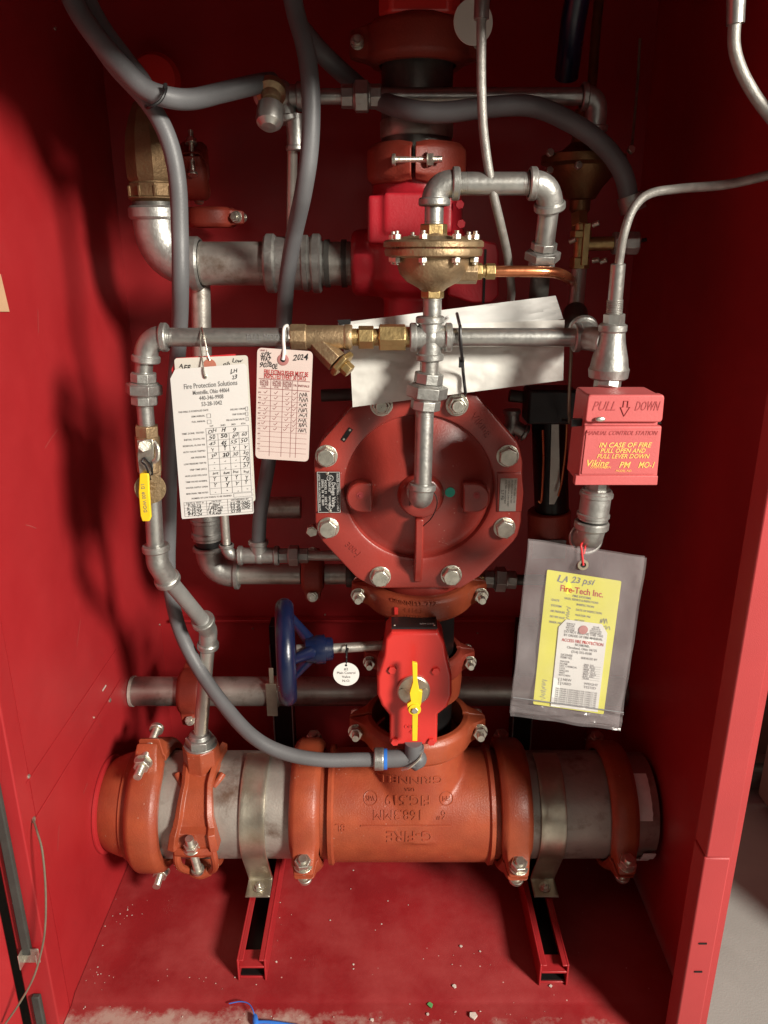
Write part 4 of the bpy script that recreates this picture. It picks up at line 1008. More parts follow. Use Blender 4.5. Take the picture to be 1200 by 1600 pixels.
# Y strainer and brass nipples
t = thing('y_strainer', h_(500), 'brass strainer with an angled leg pointing down right, in line with the left trim pipe', 'strainer')
b = B(); b.hexa(h_(454), h_(480), .0158, 8); b.cyl(h_(474), h_(548), .0138, n=32, ch=.001); band(b, h_(544), X, .0148, .010)
q0, q1 = h_(487), P(536, 575, FY-.012); d_ = (q1-q0).normalized()
b.lathe(q0, d_, [(0, .010), (.012, .0125), ((q1-q0).length*.80, .0135)], 6, .2); b.build('body', BRONZE, t, bevel=.0012)
b = B(); e_ = P(531, 565, FY-.010); b.hexa(e_, e_+d_*.007, .0175); b.hexa(e_+d_*.007, e_+d_*.017, .0085); b.build('cap', BRASS, t, bevel=.0006)
b = B(); b.thread(h_(546), h_(560), .0105); b.hexa(h_(560), h_(584), .0135); b.thread(h_(584), h_(595), .0105); b.build('nipple', BRASS, t, bevel=.0004)
b = B(); b.hexa(h_(592), h_(634), .0160, 6, .08); b.cyl(h_(630), h_(642), .012); b.build('hex_coupler', BRASS, t, bevel=.0006)

# the cross, union, dropper and elbow
t = thing('pipe_cross', h_(671), 'galvanised four way cross in front of the wrapped papers', 'pipe cross')
cX = P(672, 527, FY).x; cr_ = V((cX, FY, yz))
arms(cr_, [h_(640), h_(706), V((P(672, 498, FY).x, FY, P(672, 494, FY).z)), V((cX, FY, P(670, 563, FY).z))], rt, t, name='cross')
pipe(V((cX, FY, P(670, 560, FY).z)), V((cX, FY, P(670, 585, FY).z)), rt*1.05, t, name='nipple')
union(V((cX, FY, P(668, 582, FY).z)), V((P(664, 640, FY).x, FY, P(664, 640, FY).z)), rt*1.12, t)
dz_ = P(662, 764, FY-.012)
pipe(P(664, 636, FY), P(660, 768, FY-.010), rt*1.02, t)
elbow(P(660, 756, FY-.008), P(658, 782, FY-.010), V((P(658, 782, FY-.01).x, DY-.045, P(658, 782, FY-.01).z)), rt*1.02, t, k=1.35, kb=1.55)
pipe(h_(703), h_(905), rt, t)

t = thing('wire_loop', P(658, 800, .9), 'thin dark wire looped round the elbow at the centre of the round valve', 'wire')
b = B(); b.tube([P(640, 790, .93), P(645, 770, .93), P(674, 768, .93), P(683, 785, .925), P(675, 808, .93), P(661, 822, .945)], .0007, 6); b.build('wire', BLACKM, t)

# pressure regulator
t = thing('pressure_regulator', P(678, 460, FY), 'round brass pressure regulator with a bolted flange above the cross', 'pressure regulator')
zx = lambda v, u=677: V((P(u, 400, FY).x, FY, P(u, v, FY).z)); f0 = zx(403).z
A0 = zx(456)
L_ = lambda v: (zx(v)-A0).length
b = B(); b.lathe(A0, Z, [(0, .012), (.004, .016), (L_(440), .030), (L_(428), .038), (L_(412), .0415), (L_(402), .042), (L_(400), .0545), (L_(392), .0555), (L_(388), .0545)], 56)
q = zx(424); b.cyl(q, q+X*.050, .014, n=8); b.build('bowl', BRONZE, t, bevel=.0008)
b = B(); c0 = zx(387); b.lathe(c0, Z, [(0, .0545), (.001, .0565), (.006, .0565), (.008, .054), (.0085, .040), (.012, .034), (.013, .016), (.016, .013)], 56); b.build('bonnet', BRONZE, t)
b = B(); b.hexa(zx(370), zx(350), .0155, 6, .1); b.build('top_hex', BRASS, t, bevel=.0006)
b = B(); b.hexa(zx(466), zx(450), .0135, 6, .1); b.build('bottom_hex', BRASS, t, bevel=.0006)
for k in range(8):
    a = 2*math.pi*(k+.5)/8+.1; c = V((c0.x+math.cos(a)*.0475, FY+math.sin(a)*.0475, 0))
    b = B(); zt_ = c0.z+.0085; b.hexa(c+Z*zt_, c+Z*(zt_+.0055), .0052); b.cyl(c+Z*(zt_+.005), c+Z*(zt_+.009), .0026); zb = zx(401).z
    b.cyl(c+Z*(zb-.0085), c+Z*zt_, .0026); b.hexa(c+Z*(zb-.006), c+Z*(zb-.0006), .0052); b.build('bolt', ZINC, t, bevel=.0003)
pipe(zx(352), zx(318), rt*.98, t, name='nipple'); pipe(zx(500), zx(462), rt*1.0, t, name='nipple')
b = B(); q = zx(424); b.hexa(q+X*.047, q+X*.056, .0095); b.cyl(q+X*.056, q+X*.060, .007); b.hexa(q+X*.060, q+X*.071, .0092); b.build('compression_fitting', BRASS, t, bevel=.0004)
b = B(); b.tube([q+X*.070, P(800, 424, FY), P(858, 425, FY+.005), P(880, 430, FY+.03), P(892, 438, 1.02), P(893, 440, 1.09)], .0062, 16, 7); tb_ = b.build('copper_tube', COPPER, t)

# upper bridge: elbows and dropper to the right
t = thing('bridge_pipe', P(700, 287, FY), 'galvanised pipe with an elbow at each end bridging over the brass regulator', 'pipe run')
zu = P(700, 287, FY).z
elbow(V((zx(324).x, FY, P(678, 322, FY).z)), V((zx(324).x, FY, zu)), V((P(718, 287, FY).x, FY, zu)), rt*1.05, t)
pipe(V((P(714, 287, FY).x, FY, zu)), V((P(832, 287, FY).x, FY, zu)), rt*1.12, t)
elbow(V((P(826, 287, FY).x, FY, zu)), V((P(858, 287, FY).x, FY, zu)), P(859, 328, FY+.01), rt*1.05, t)
pipe(P(858, 322, FY+.01), P(850, 388, FY+.02), rt*1.05, t)
union(P(851, 378, FY+.02), P(845, 420, FY+.03), rt*.95, t)
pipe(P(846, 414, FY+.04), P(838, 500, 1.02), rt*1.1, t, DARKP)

# ================================================================== top horizontal pipe
TY = 1.10; tz = P(600, 151, TY).z; tp = lambda u: V((P(u, 151, TY).x, TY, tz))
t = thing('upper_pipe', tp(430), 'galvanised pipe crossing the upper part in front of the dark riser', 'pipe run')
pipe(tp(468), tp(540), .0095, t); union(tp(533), tp(596), .0098, t); pipe(tp(594), tp(912), .0106, t)
arms(tp(440), [tp(474), tp(440)+Yv*.03, tp(448)-Z*.030], .0112, t)
b = B(); b.sphere(tp(437), .020, (1, 1, 1)); b.lathe(tp(425)-Yv*.008, V((-.1, -1, -.1)), [(0, .016), (.012, .0185), (.020, .0185), (.024, .014)], 20); b.build('side_boss', CASTG, t)
b = B(); b.cyl(tp(460)-Z*.020, tp(460)-Z*.062, .0118, n=24); band(b, tp(460)-Z*.060, Z, .0135, .006); b.build('socket', CASTG, t)
b = B(); b.cyl(P(457, 222, TY), P(455, 378, 1.16), .0068, n=20); b.build('thin_pipe', STEEL, t)
elbow(tp(908), tp(934), V((P(934, 150, TY).x, TY+.004, P(934, 205, TY).z)), .0108, t)
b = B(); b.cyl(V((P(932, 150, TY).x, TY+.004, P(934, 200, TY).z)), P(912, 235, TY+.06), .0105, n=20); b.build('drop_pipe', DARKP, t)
t = thing('test_cock', P(422, 180, 1.04), 'shiny rounded knob on the left end of the upper pipe', 'valve knob')
b = B(); b.lathe(P(424, 135, 1.045), P(422, 165, 1.02)-P(424, 135, 1.045), [(0, .012), (.004, .0175), (.014, .018), (.018, .012), (.028, .010)], 24); b.build('collar', BRONZE, t)
b = B(); a_ = P(423, 163, 1.03); c_ = P(420, 198, 1.015); b.lathe(a_, c_-a_, [(0, .009), (.003, .0155), (.020, .0165), (.026, .0150), (.0315, .009), (.0325, 0)], 28); b.build('cap', GALV, t)

# ================================================================== right bronze bell and small brass valve
t = thing('bronze_bell', P(900, 262, 1.14), 'dark bronze bell shaped regulator in shadow behind the hose at the upper right', 'regulator')
q = P(905, 335, 1.14); 
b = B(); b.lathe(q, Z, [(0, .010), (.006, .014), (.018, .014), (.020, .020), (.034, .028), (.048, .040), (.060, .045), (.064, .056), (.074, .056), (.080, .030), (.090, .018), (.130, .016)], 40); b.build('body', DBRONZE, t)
for u, v in ((858, 240), (902, 260), (984, 235), (857, 268)):
    b = B(); p = P(u, v, 1.08 if u == 902 else 1.11); b.hexa(p, p+V((.2, -1, .3)).normalized()*.006, .0052); b.build('bolt', ZINC, t)
b = B(); b.hexa(P(906, 356, 1.10), P(905, 335, 1.11), .0120); b.build('hex', BRASS, t, bevel=.0005)
t = thing('brass_needle_valve', P(908, 400, 1.05), 'small brass valve with side ports and a square grey knob at the upper right', 'needle valve')
b = B(); vy = 1.04
b.cyl(P(909, 350, vy), P(905, 420, vy), .0085, n=20); b.hexa(P(908, 360, vy), P(907, 372, vy), .0135); b.hexa(P(906, 402, vy), P(905, 420, vy), .0125)
b.cyl(P(905, 382, vy), P(962, 380, vy), .0085, n=20); b.box(P(914, 382, vy-.01), (.008, .012, .05)); b.build('body', BRASS, t, bevel=.0006)
for (u, v, u2, v2) in ((926, 352, 936, 348), (890, 378, 900, 374), (926, 408, 936, 406), (938, 410, 948, 406)):
    b = B(); b.cyl(P(u, v, vy-.012), P(u2, v2, vy-.016), .0032, n=12); b.build('screw', ZINC, t)
b = B(); b.lathe(P(957, 380, vy), X, [(0, .0130), (.003, .0150), (.006, .0138), (.010, .0150), (.016, .0138), (.022, .0150), (.031, .0150), (.033, .013)], 8, .5); b.build('knob', CASTG, t, bevel=.0008)
b = B(); b.cyl(P(988, 380, vy), P(1010, 374, vy), .0025, n=10); b.build('stem', BLACKM, t)
t = thing('back_right_pipe', P(902, 500, 1.03), 'narrow pipe dropping from the small brass valve to the tee behind the papers', 'pipe')
b = B(); b.cyl(P(905, 418, 1.04), P(898, 505, 1.02), .0098, n=20); b.build('pipe', STEEL, t)
b = B(); b.cyl(P(899, 490, 1.02), P(902, 520, .96), .0155, n=20); b.build('socket', DARKP, t)
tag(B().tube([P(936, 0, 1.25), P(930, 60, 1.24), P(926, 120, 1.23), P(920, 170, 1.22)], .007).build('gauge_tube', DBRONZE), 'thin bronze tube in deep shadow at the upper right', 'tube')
tag(B().tube([P(905, -20, 1.1), P(895, 40, 1.12), P(885, 120, 1.16)], .016).build('valve_lever', BLUE), 'dark blue lever in deep shadow at the top right of the riser', 'lever')

# right side tee, pull station feed
Ty = .868
t = thing('trim_tee', P(953, 530, Ty), 'galvanised tee and elbow at the right end of the trim pipe above the pull station', 'pipe tee')
ta = P(953, 533, Ty)
arms(h_(915), [h_(896), V((P(915, 540, FY).x, FY+.02, yz+.01)), V((ta.x, Ty, yz))], rt*1.02, t, name='elbow')
b = B(); p0, p1 = P(958, 505, Ty), P(950, 592, Ty); L = (p1-p0).length
b.lathe(p0, p1-p0, [(0, .0125), (.002, .0155), (.008, .0155), (.010, .0140), (L*.35, .0155), (L*.62, .0195), (L*.78, .0210), (L*.82, .0225), (L*.97, .0215), (L, .019)], 28); b.build('tee', CASTG, t)
b = B(); b.hexa(P(950, 592, Ty-.004), P(948, 608, Ty-.008), .0150, 8); b.cyl(P(948, 606, Ty-.008), P(947, 622, Ty-.01), .0105, n=20); b.build('hex_nipple', CASTG, t, bevel=.0005)

# manual pull station
t = PS = thing('pull_station', P(960, 757, .87), 'pinkish red manual pull station with gold lettering at the right', 'pull station')
Yp = .800
TLp, TRp, BRp, BLp = P(919, 617, Yp), P(1039, 617, Yp), P(1026, 757, Yp-.004), P(902, 757, Yp-.004)
def q4(s, v, lift=0): return (TLp.lerp(TRp, s)).lerp(BLp.lerp(BRp, s), v) - Yv*lift
def slab(b, s0, s1, v0, v1, lift, depth, rc_=.02):
    pts = []
    for (cs, cv, a0) in ((s1-rc_, v0+rc_, -90), (s1-rc_, v1-rc_, 0), (s0+rc_, v1-rc_, 90), (s0+rc_, v0+rc_, 180)):
        for i in range(4): a = R(a0+30*i); pts.append(q4(cs+math.cos(a)*rc_, cv+math.sin(a)*rc_, lift))
    b.prism(pts, Yv*depth)
b = B(); slab(b, .01, .97, .01, .995, -.006, .050, .03); b.build('back_box', ROSY, t, bevel=.0015)
b = B(); slab(b, 0, 1, 0, .30, 0, .012, .04); top = b.build('lift_cover', ROSY, t, bevel=.0015)
b = B(); slab(b, 0, 1, .34, 1, 0, .008, .02); low = b.build('front_plate', ROSY, t, bevel=.0015)
b = B(); slab(b, .03, .965, .38, .88, .0012, .003, .015); b.build('raised_panel', ROSY, low, bevel=.0006)
b = B(); slab(b, -.04, 1.0, .895, 1.002, .0022, .010, .01); b.build('bottom_rail', ROSY, low, bevel=.0008)
b = B(); b.prism([P(u, v, Yp+.012) for u, v in ((893, 655), (918, 655), (1028, 653), (1034, 662), (930, 664), (893, 667))], Yv*.006); b.build('gap_strip', BLACKM, t)
b = B()
uxp = (TRp-TLp).normalized(); uyp = (TLp-BLp).normalized()
txt(b, 'PULL', q4(.22, .125, .0002), uxp, uyp, .0105, 'CENTER', slant=.3, width=.024); txt(b, 'DOWN', q4(.78, .125, .0002), uxp, uyp, .0105, 'CENTER', slant=.3, width=.026)
cq = q4(.50, .14, .0006)
for pts in (((-.4, .9), (-.4, .1), (-.9, .1), (0, -1.1), (.9, .1), (.4, .1), (.4, .9)),): b.tube([cq+uxp*x*.0055+uyp*y*.0080 for x, y in pts], .0005, 6, 0, closed=True)
b.flat = True; b.build('raised_lettering', DKRED, top)
b = B(); txt(b, 'MANUAL CONTROL STATION', q4(.48, .415, .0014), uxp, uyp, .0050, 'CENTER', slant=.3, width=.076)
b.flat = True; b.build('raised_lettering', DKRED, low)
b = B()
for s, x, v, h, w in (('IN CASE OF FIRE', .54, .550, .0056, .062), ('PULL OPEN AND', .52, .613, .0050, .048), ('PULL LEVER DOWN', .53, .676, .0050, .056), ('Viking', .21, .755, .0075, .024), ('PM', .56, .775, .0070, .012), ('MO-1', .84, .775, .0070, .017)):
    txt(b, s, q4(x, v, .0014), uxp, uyp, h, 'CENTER', slant=.25, width=w, bold=.01)
for x, v, w in ((.26, .80, .022), (.56, .84, .017)):
    txt(b, 'CORPORATION' if x < .3 else 'MODEL NO.', q4(x, v, .0014), uxp, uyp, .0026, 'CENTER', slant=.2, width=w)
b.flat = True; b.build('gold_lettering', GOLD, low)
b = B(); b.sphere(P(938, 655, Yp-.004), .0035, (1.6, .6, .8)); b.build('seal', ZINC, t)
# conduit fittings under it
t = thing('conduit_fitting', P(925, 850, .875), 'galvanised fitting and elbow hanging below the pull station', 'conduit fitting')
b = B(); cy = .842
b.hexa(P(934, 752, cy), P(933, 768, cy), .0130, 8); b.cyl(P(933, 764, cy), P(926, 812, cy), .0172, n=28, ch=.001); band(b, P(932, 772, cy), P(926, 812, cy)-P(933, 764, cy), .0190, .006); band(b, P(927, 804, cy), P(926, 812, cy)-P(933, 764, cy), .0188, .005)
b.build('coupling', CASTG, t)
elbow(P(925, 814, cy), P(922, 838, cy), P(914, 842, cy+.035), .0128, t)

# right rear column: glass-like dark cylinder with copper lines, red base
t = thing('pressure_switch', P(858, 850, 1.12), 'dark cylindrical switch with brushed strip on a dark red base, right of the round valve', 'switch')
b = B(); b.cyl(P(862, 800, 1.13), P(858, 655, 1.13), .026, n=32); b.build('canister', BLACKM, t)
b = B(); b.prism([P(u, v, 1.100) for u, v in ((862, 662), (873, 662), (875, 770), (866, 788), (858, 788))], Yv*.003); b.build('strip', STEEL, t)
b = B(); b.cyl(P(858, 860, 1.13), P(858, 797, 1.13), .033, n=40, ch=.002); b.build('base', OXIDE, t)
b = B(); b.box(P(858, 858, 1.096), (.05, .002, .030)); b.build('base_label', GINK, t)
t = thing('junction_box', P(850, 640, 1.12), 'black box behind the lower right corner of the wrapped papers', 'junction box')
b = B(); b.box(P(858, 632, 1.11), (.070, .05, .050)); b.build('box', BLACK, t, bevel=.004)
b = B(); b.tube([P(880, 656, 1.07), P(900, 660, 1.0), P(930, 657, .90), P(950, 655, .86)], .0025, 8); b.build('flat_wire', BLACK, t)
for pts, lab in ((((848, 672, 1.08), (849, 720, 1.08), (846, 780, 1.08), (841, 783, 1.08)), 'thin copper line left of the dark cylinder'), (((886, 660, 1.09), (884, 700, 1.09), (878, 750, 1.09), (872, 775, 1.09)), 'thin copper line curving right of the dark cylinder')):
    tag(B().tube([P(*q) for q in pts], .0016, 8).build('copper_line', COPPER), lab, 'tube', 'thin copper lines')
t = thing('small_fittings', P(810, 650, 1.14), 'little galvanised elbow and nipples right of the round valve top', 'fittings')
pipe(P(796, 618, 1.14), P(830, 622, 1.14), .009, t, DARKP); arms(P(800, 665, 1.14), [P(800, 640, 1.14), P(822, 677, 1.14), P(790, 680, 1.14)], .0085, t, CASTG); 
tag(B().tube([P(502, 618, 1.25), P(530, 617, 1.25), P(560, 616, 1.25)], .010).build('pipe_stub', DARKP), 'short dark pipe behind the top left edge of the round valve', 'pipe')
tag(B().tube([P(894, 500, .985), P(892, 560, .985), P(889, 630, 1.0), P(890, 660, 1.03)], .0022, 8).build('thin_cable', WIRE), 'thin tan cable dropping from the trim tee behind the pull station', 'cable')
# right lower union
t = thing('pipe_union', P(785, 905, 1.12), 'galvanised union at the lower right edge of the round valve', 'pipe union')
uy_ = 1.11; a_, c_ = P(756, 904, uy_), P(806, 906, uy_)
union(a_, c_, .0098, t); pipe(P(800, 906, uy_), P(870, 906, uy_), .0085, t, DARKP); b = B(); b.hexa(P(728, 904, uy_), P(742, 904, uy_), .011); b.cyl(P(742, 904, uy_), P(756, 904, uy_), .008); b.build('brass_bush', BRASS, t)

# ================================================================== hoses and braided conduits
def hose(pts, r, mat, label, name='flexible_hose', cat='hose', grp=None, n=16):
    b = B(); b.tube([P(*q) for q in pts], r, n, 7); return tag(b.build(name, mat), label, cat, grp)
g = 'grey flexible hoses'
hose([(104, -30, .955), (118, 10, .955), (150, 58, .95), (190, 104, .945), (225, 138, .945), (262, 152, .95), (300, 155, .97), (345, 145, 1.0), (400, 132, 1.03), (425, 128, 1.06)], .0112, HOSE, 'grey hose from the top left bending right to the shiny knob', grp=g)
for uu, vv_, ln, an in ((70, 700, .05, .3), (40, 820, .03, -.5), (120, 1010, .04, .9), (90, 1330, .035, 1.1), (130, 1240, .02, .2), (60, 520, .03, 1.3)):
    b = B(); p = PX(uu, vv_, XL+.0003); dn = V((0, math.cos(an), math.sin(an)))
    b.ribbon([p, p+dn*ln*.5+Z*.0006, p+dn*ln], .0007, X, .0002); b.flat = True; b.build('scratch', M('scratched_paint', (.45, .10, .09), .6, bump=0), cabn)
hose([(128, -30, .99), (142, 10, .985), (165, 50, .98), (195, 90, .975), (222, 125, .975), (236, 150, .98)], .0095, HOSE, 'second grey hose tucked behind the first at the top left corner', grp=g)
hose([(452, -30, 1.02), (462, 20, 1.02), (478, 80, 1.015), (486, 150, 1.01), (484, 230, 1.01), (474, 300, 1.02), (459, 370, 1.06), (448, 440, 1.09), (444, 500, 1.10), (437, 600, 1.12), (420, 720, 1.12), (407, 800, 1.12), (404, 850, 1.12)], .0110, HOSE, 'grey hose hanging from the top centre down in front of the wide left pipe', grp=g)
hose([(466, 40, 1.12), (500, 80, 1.12), (540, 118, 1.14), (580, 150, 1.13), (630, 170, 1.06), (690, 176, 1.05), (760, 168, 1.05), (830, 166, 1.05), (890, 190, 1.06), (940, 225, 1.06), (972, 268, 1.06), (984, 315, 1.07)], .0122, HOSE, 'grey hose arching below the upper pipe across to the right', grp=g)
b = B(); b.cyl(P(984, 305, 1.07), P(990, 330, 1.07), .0165, n=16); tag(b.build('hose_nut', CASTG), 'grey nut at the lower right end of the arching hose', 'nut')
b = B(); b.tube([P(*q) for q in ((228, 166, .96), (232, 168, .925), (250, 158, .922), (259, 140, .93), (254, 134, .96), (240, 150, .99))], .0018, 8, closed=False); b.box(P(259, 134, .93), (.003, .003, .005)); tag(b.build('cable_tie', BLACK), 'black cable tie bundling the two grey hoses at the upper left', 'cable tie')
g = 'braided silver conduits'
t = thing('braided_conduit', P(796, 440, 1.0), 'pale braided conduit hanging from the top centre past the regulator', 'conduit', g)
b = B(); b.tube([P(*q) for q in ((752, 5, .90), (752, 60, .90), (752, 130, .905), (756, 210, .91), (768, 290, .915), (782, 350, .93), (793, 400, .96), (799, 450, .985), (798, 470, 1.0))], .0050, 14, 7); b.build('sleeve', WHOSE, t)
b = B(); b.cyl(P(754, -20, .90), P(752, 30, .90), .0078, n=20); b.build('ferrule', GALV, t)
t = thing('braided_conduit', P(965, 440, .9), 'braided conduit curving in from the right edge down to the trim tee', 'conduit', g)
b = B(); b.tube([P(*q) for q in ((1230, 262, .80), (1195, 275, .81), (1130, 289, .83), (1060, 295, .85), (1015, 303, .855), (990, 325, .855), (975, 365, .855), (968, 405, .86), (965, 425, .863))], .0046, 14, 7); b.build('sleeve', WHOSE, t)
b = B(); b.cyl(P(966, 412, .862), P(961, 470, .866), .0078, n=20, ch=.0008); b.thread(P(961, 468, .866), P(959, 500, .868), .0090); b.hexa(P(960, 490, .868), P(959, 506, .868), .0115); b.build('ferrule', GALV, t)
t = thing('braided_conduit', P(1150, 0, .8), 'braided conduit at the top right corner running off the right edge', 'conduit', g)
b = B(); b.tube([P(*q) for q in ((1149, 20, .80), (1147, 70, .80), (1158, 110, .80), (1180, 150, .80), (1210, 190, .80))], .0056, 14, 7); b.build('sleeve', WHOSE, t)
b = B(); b.cyl(P(1151, -30, .80), P(1149, 38, .80), .0085, .0078, n=20); b.build('ferrule', GALV, t)
hose([(1000, 60, 1.30), (996, 130, 1.30), (990, 200, 1.28), (986, 240, 1.25)], .0022, WIRE, 'thin dark cable hanging in the shadow at the upper right', 'thin_cable', 'cable', n=8)
t = thing('hanging_tag', P(740, 35, .97), 'round pale tag hanging behind the braided conduit at the top', 'tag')
b = B(); p = P(739, 35, .97); b.lathe(p, V((.25, -1, 0)), [(0, .0225), (.0015, .0225)], 40); b.build('disc', CTAG, t)
b = B(); b.tube([p+Z*.019, p+Z*.03+Yv*.004, p+Z*.05+Yv*.02], .001, 6); b.build('cord', BLACK, t)
# door wire on the left
t = thing('door_wire', PX(52, 1281, XL+.006), 'thin twisted wire trailing from the left panel down to the lower left corner', 'wire')
b = B(); b.tube([PX(52, 1281, XL+.003), P(58, 1300, .80), P(66, 1330, .785), P(71, 1385, .775), P(71, 1440, .77), P(66, 1480, .77), P(52, 1528, .765), P(30, 1568, .76), (P(8, 1600, .755))], .0014, 8); b.build('wire', WIRE, t)

# blue cable tie on the front lip
t = thing('blue_cable_tie', PZ(400, 1597, FZ), 'bright blue plastic tie lying on the front lip of the cabinet floor', 'cable tie')
zt = FZ-.004
b = B(); b.tube([PZ(358, 1568, zt+.004), PZ(375, 1565, zt+.008), PZ(388, 1568, zt+.010), PZ(395, 1578, zt+.010), PZ(398, 1590, zt+.006)], .0008, 8)
b.lathe(PZ(398, 1585, zt+.005), (PZ(400, 1604, zt+.004)-PZ(398, 1585, zt+.005)), [(0, .002), (.002, .0035), (.012, .0045), (.016, .003)], 16); b.tube([PZ(400, 1597, zt+.004), PZ(420, 1597, zt+.004), PZ(445, 1600, zt+.003), PZ(470, 1604, zt+.003)], .0022, 8); b.build('strap', BLUEP, t)

# ================================================================== paper: tags, bag, wrapped documents
class Sheet:
    """a flat card given by three corners in the picture at one depth"""
    def __init__(s, tl, tr, bl, Y, lean=0):
        s.o = P(*tl, Y); s.r = P(*tr, Y)-s.o; s.d = P(*bl, Y+lean)-s.o
        s.w, s.h = s.r.length, s.d.length; s.ux = s.r.normalized(); s.uy = -s.d.normalized(); s.n = s.ux.cross(s.uy).normalized()
        s.ux2 = s.ux
    def at(s, x, y, l=0): return s.o+s.r*x+s.d*y+s.n*l
def card(b, sh, out, th=.0006, curl=0):
    pts = [sh.at(x, y) for x, y in out]; b.prism(pts, -sh.n*th)
def rrect(r=.04, asp=.5, cut=False):
    rx, ry = r, r*asp; o = []
    for cx_, cy_, a0 in ((1-rx, ry, -90), (1-rx, 1-ry, 0), (rx, 1-ry, 90), (rx, ry, 180)):
        for i in range(5): a = R(a0+22.5*i); o.append((cx_+math.cos(a)*rx, cy_+math.sin(a)*ry))
    return o
def line(b, sh, x0, y0, x1, y1, w=.0004): b.ribbon([sh.at(x0, y0), sh.at(x1, y1)], w, sh.n, .00035)
def T(b, sh, s, x, y, h, align='LEFT', w=None, slant=0, bold=.012): txt(b, s, sh.at(x, y), sh.ux, sh.uy, h, align, lift=.0004, width=(w*sh.w if w else None), slant=slant, bold=bold, hand=slant > 0)
def eyelet(par, sh, x, y, r, mat=PINKR, hole=BLACK):
    b = B(); p = sh.at(x, y, .0001); b.lathe(p, sh.n, [(0, r), (.0006, r), (.0009, r*.8), (.0009, r*.45)], 24); e = b.build('eyelet', mat, par)
    b = B(); b.cyl(p+sh.n*.0005, p+sh.n*.0011, r*.42, n=16); b.build('eyelet_hole', hole, e)

# red tag, cream tag, white inspection tag
sh = Sheet((267, 560), (368, 553), (283, 790), FY-.016)
b = B(); card(b, sh, [(0, .07), (.08, 0), (1, 0), (1, 1), (0, 1)]); tag(b.build('inspection_tag', RTAG), 'red tag mostly hidden behind the cream and white tags on the left', 'tag')
sh = Sheet((272, 560), (387, 555), (291, 788), FY-.019)
b = B(); b.mi = 0; card(b, sh, rrect(.04)); b.mi = 1
T(b, sh, 'AFR', .06, .055, .006, w=.16, slant=.3); T(b, sh, 'Rib', .64, .055, .0055, slant=.3); T(b, sh, 'Low', .78, .03, .005, slant=.3); 
for i, y in enumerate((.62, .80, .90, .94)): T(b, sh, '.', .96, y, .006)
b.flat = True; ct = tag(b.build('inspection_tag', [CTAG, INK]), 'cream tag with scribbled corners between the red and the white tag', 'tag')
b = B(); p = sh.at(.48, .055, .0005); b.lathe(p, sh.n, [(0, .0075), (.0005, .0075)], 24); b.build('reinforcing_ring', KRAFT, ct)
sh = Sheet((265, 578), (385, 568), (284, 811), FY-.024)
t = thing('inspection_tag', sh.at(.5, 1), 'large white printed test tag with filled grid, front of the stack on the left pipe', 'tag')
b = B(); b.mi = 0; card(b, sh, [(0, .055), (.07, .0), (.97, .0), (1, .02), (1, .99), (.99, 1), (.01, 1), (0, .99)])
b.mi = 1
T(b, sh, 'Fire Protection Solutions', .52, .115, .0062, 'CENTER', .70, bold=.01); T(b, sh, 'Montville, Ohio 44064', .52, .158, .0052, 'CENTER', .48); T(b, sh, '440-346-9908', .52, .196, .0052, 'CENTER', .32, bold=.01); T(b, sh, '53-28-1042', .52, .235, .0052, 'CENTER', .27)
T(b, sh, 'THIS DRILL IS SCHEDULED DATE', .07, .275, .0022, w=.40); T(b, sh, 'SEMI ANNUAL', .24, .310, .0022, w=.18); T(b, sh, 'FULL ANNUAL', .24, .345, .0022, w=.18)
T(b, sh, 'DELUGE / DRAIN', .76, .285, .0022, w=.2); T(b, sh, 'TRIP FORCED', .78, .318, .0022, w=.18); T(b, sh, 'PRE-ACTION VALVE', .70, .352, .0022, w=.24)
def rect(x0, y0, x1, y1, w=.0004):
    line(b, sh, x0, y0, x1, y0, w); line(b, sh, x0, y1, x1, y1, w); line(b, sh, x0, y0, x0, y1, w); line(b, sh, x1, y0, x1, y1, w)
rect(.445, .300, .495, .325); rect(.445, .340, .495, .365); rect(.97-.01, .275, 1.0-.01, .298); rect(.96, .308, .99, .332); rect(.96, .342, .99, .365)
gx = [.42, .575, .725, .855, .985]; gy = [.395+.0408*i for i in range(12)]
for y in gy: line(b, sh, gx[0], y, gx[-1], y)
for i, x in enumerate(gx): line(b, sh, x, gy[0] if i in (0, 4) else gy[1], x, gy[-1])
for i, s in enumerate(('1ST', '2ND', '3RD', '4TH')): T(b, sh, s, (gx[i]+gx[i+1])/2, .382, .0022, 'CENTER')
for i, s in enumerate(('TIME ZONE, TESTED', 'INITIAL STATIC PSI', 'RESIDUAL FLOW PSI', 'AUTO VALVE TRIPPED', 'AIR PRESSURE', 'LOW PRESSURE TRIP PSI', 'TRIP TIME (SEC)', 'VALVES LOCKED OPEN, GOOD', 'TRIM VALVES NORMAL', 'WATER SUPPLY OPEN', 'MAIN DRAIN, TIME NOTED')):
    T(b, sh, s, .395, gy[i]+.024, .0022, 'RIGHT', .30)
b.mi = 2
rows = [('DH', 'H', '9', ''), ('50', '50', '60', '60'), ('45', '45', '55', '50'), ('Y', 'Y', 'Y', 'Y'), ('30', '30', '30', '30'), ('-', '-', '-', '70'), ('-', '-', '-', '57'), ('Inst', 'Inst', 'Inst', 'Inst'), ('Y', 'Y', 'Y', 'Y'), ('Y', 'Y', 'Y', 'Y'), ('-', '-', '-', '-')]
for i, r_ in enumerate(rows):
    for j, s in enumerate(r_):
        if s: T(b, sh, s, (gx[j]+gx[j+1])/2+.01*random.uniform(-1, 1), gy[i]+.021, .0052 if len(s) < 3 else .0036, 'CENTER', .13, slant=.2, bold=.02 if j == 1 else 0)
T(b, sh, 'LH', .78, .045, .005, slant=.2); T(b, sh, '23', .80, .082, .005, slant=.2); b.mi = 1
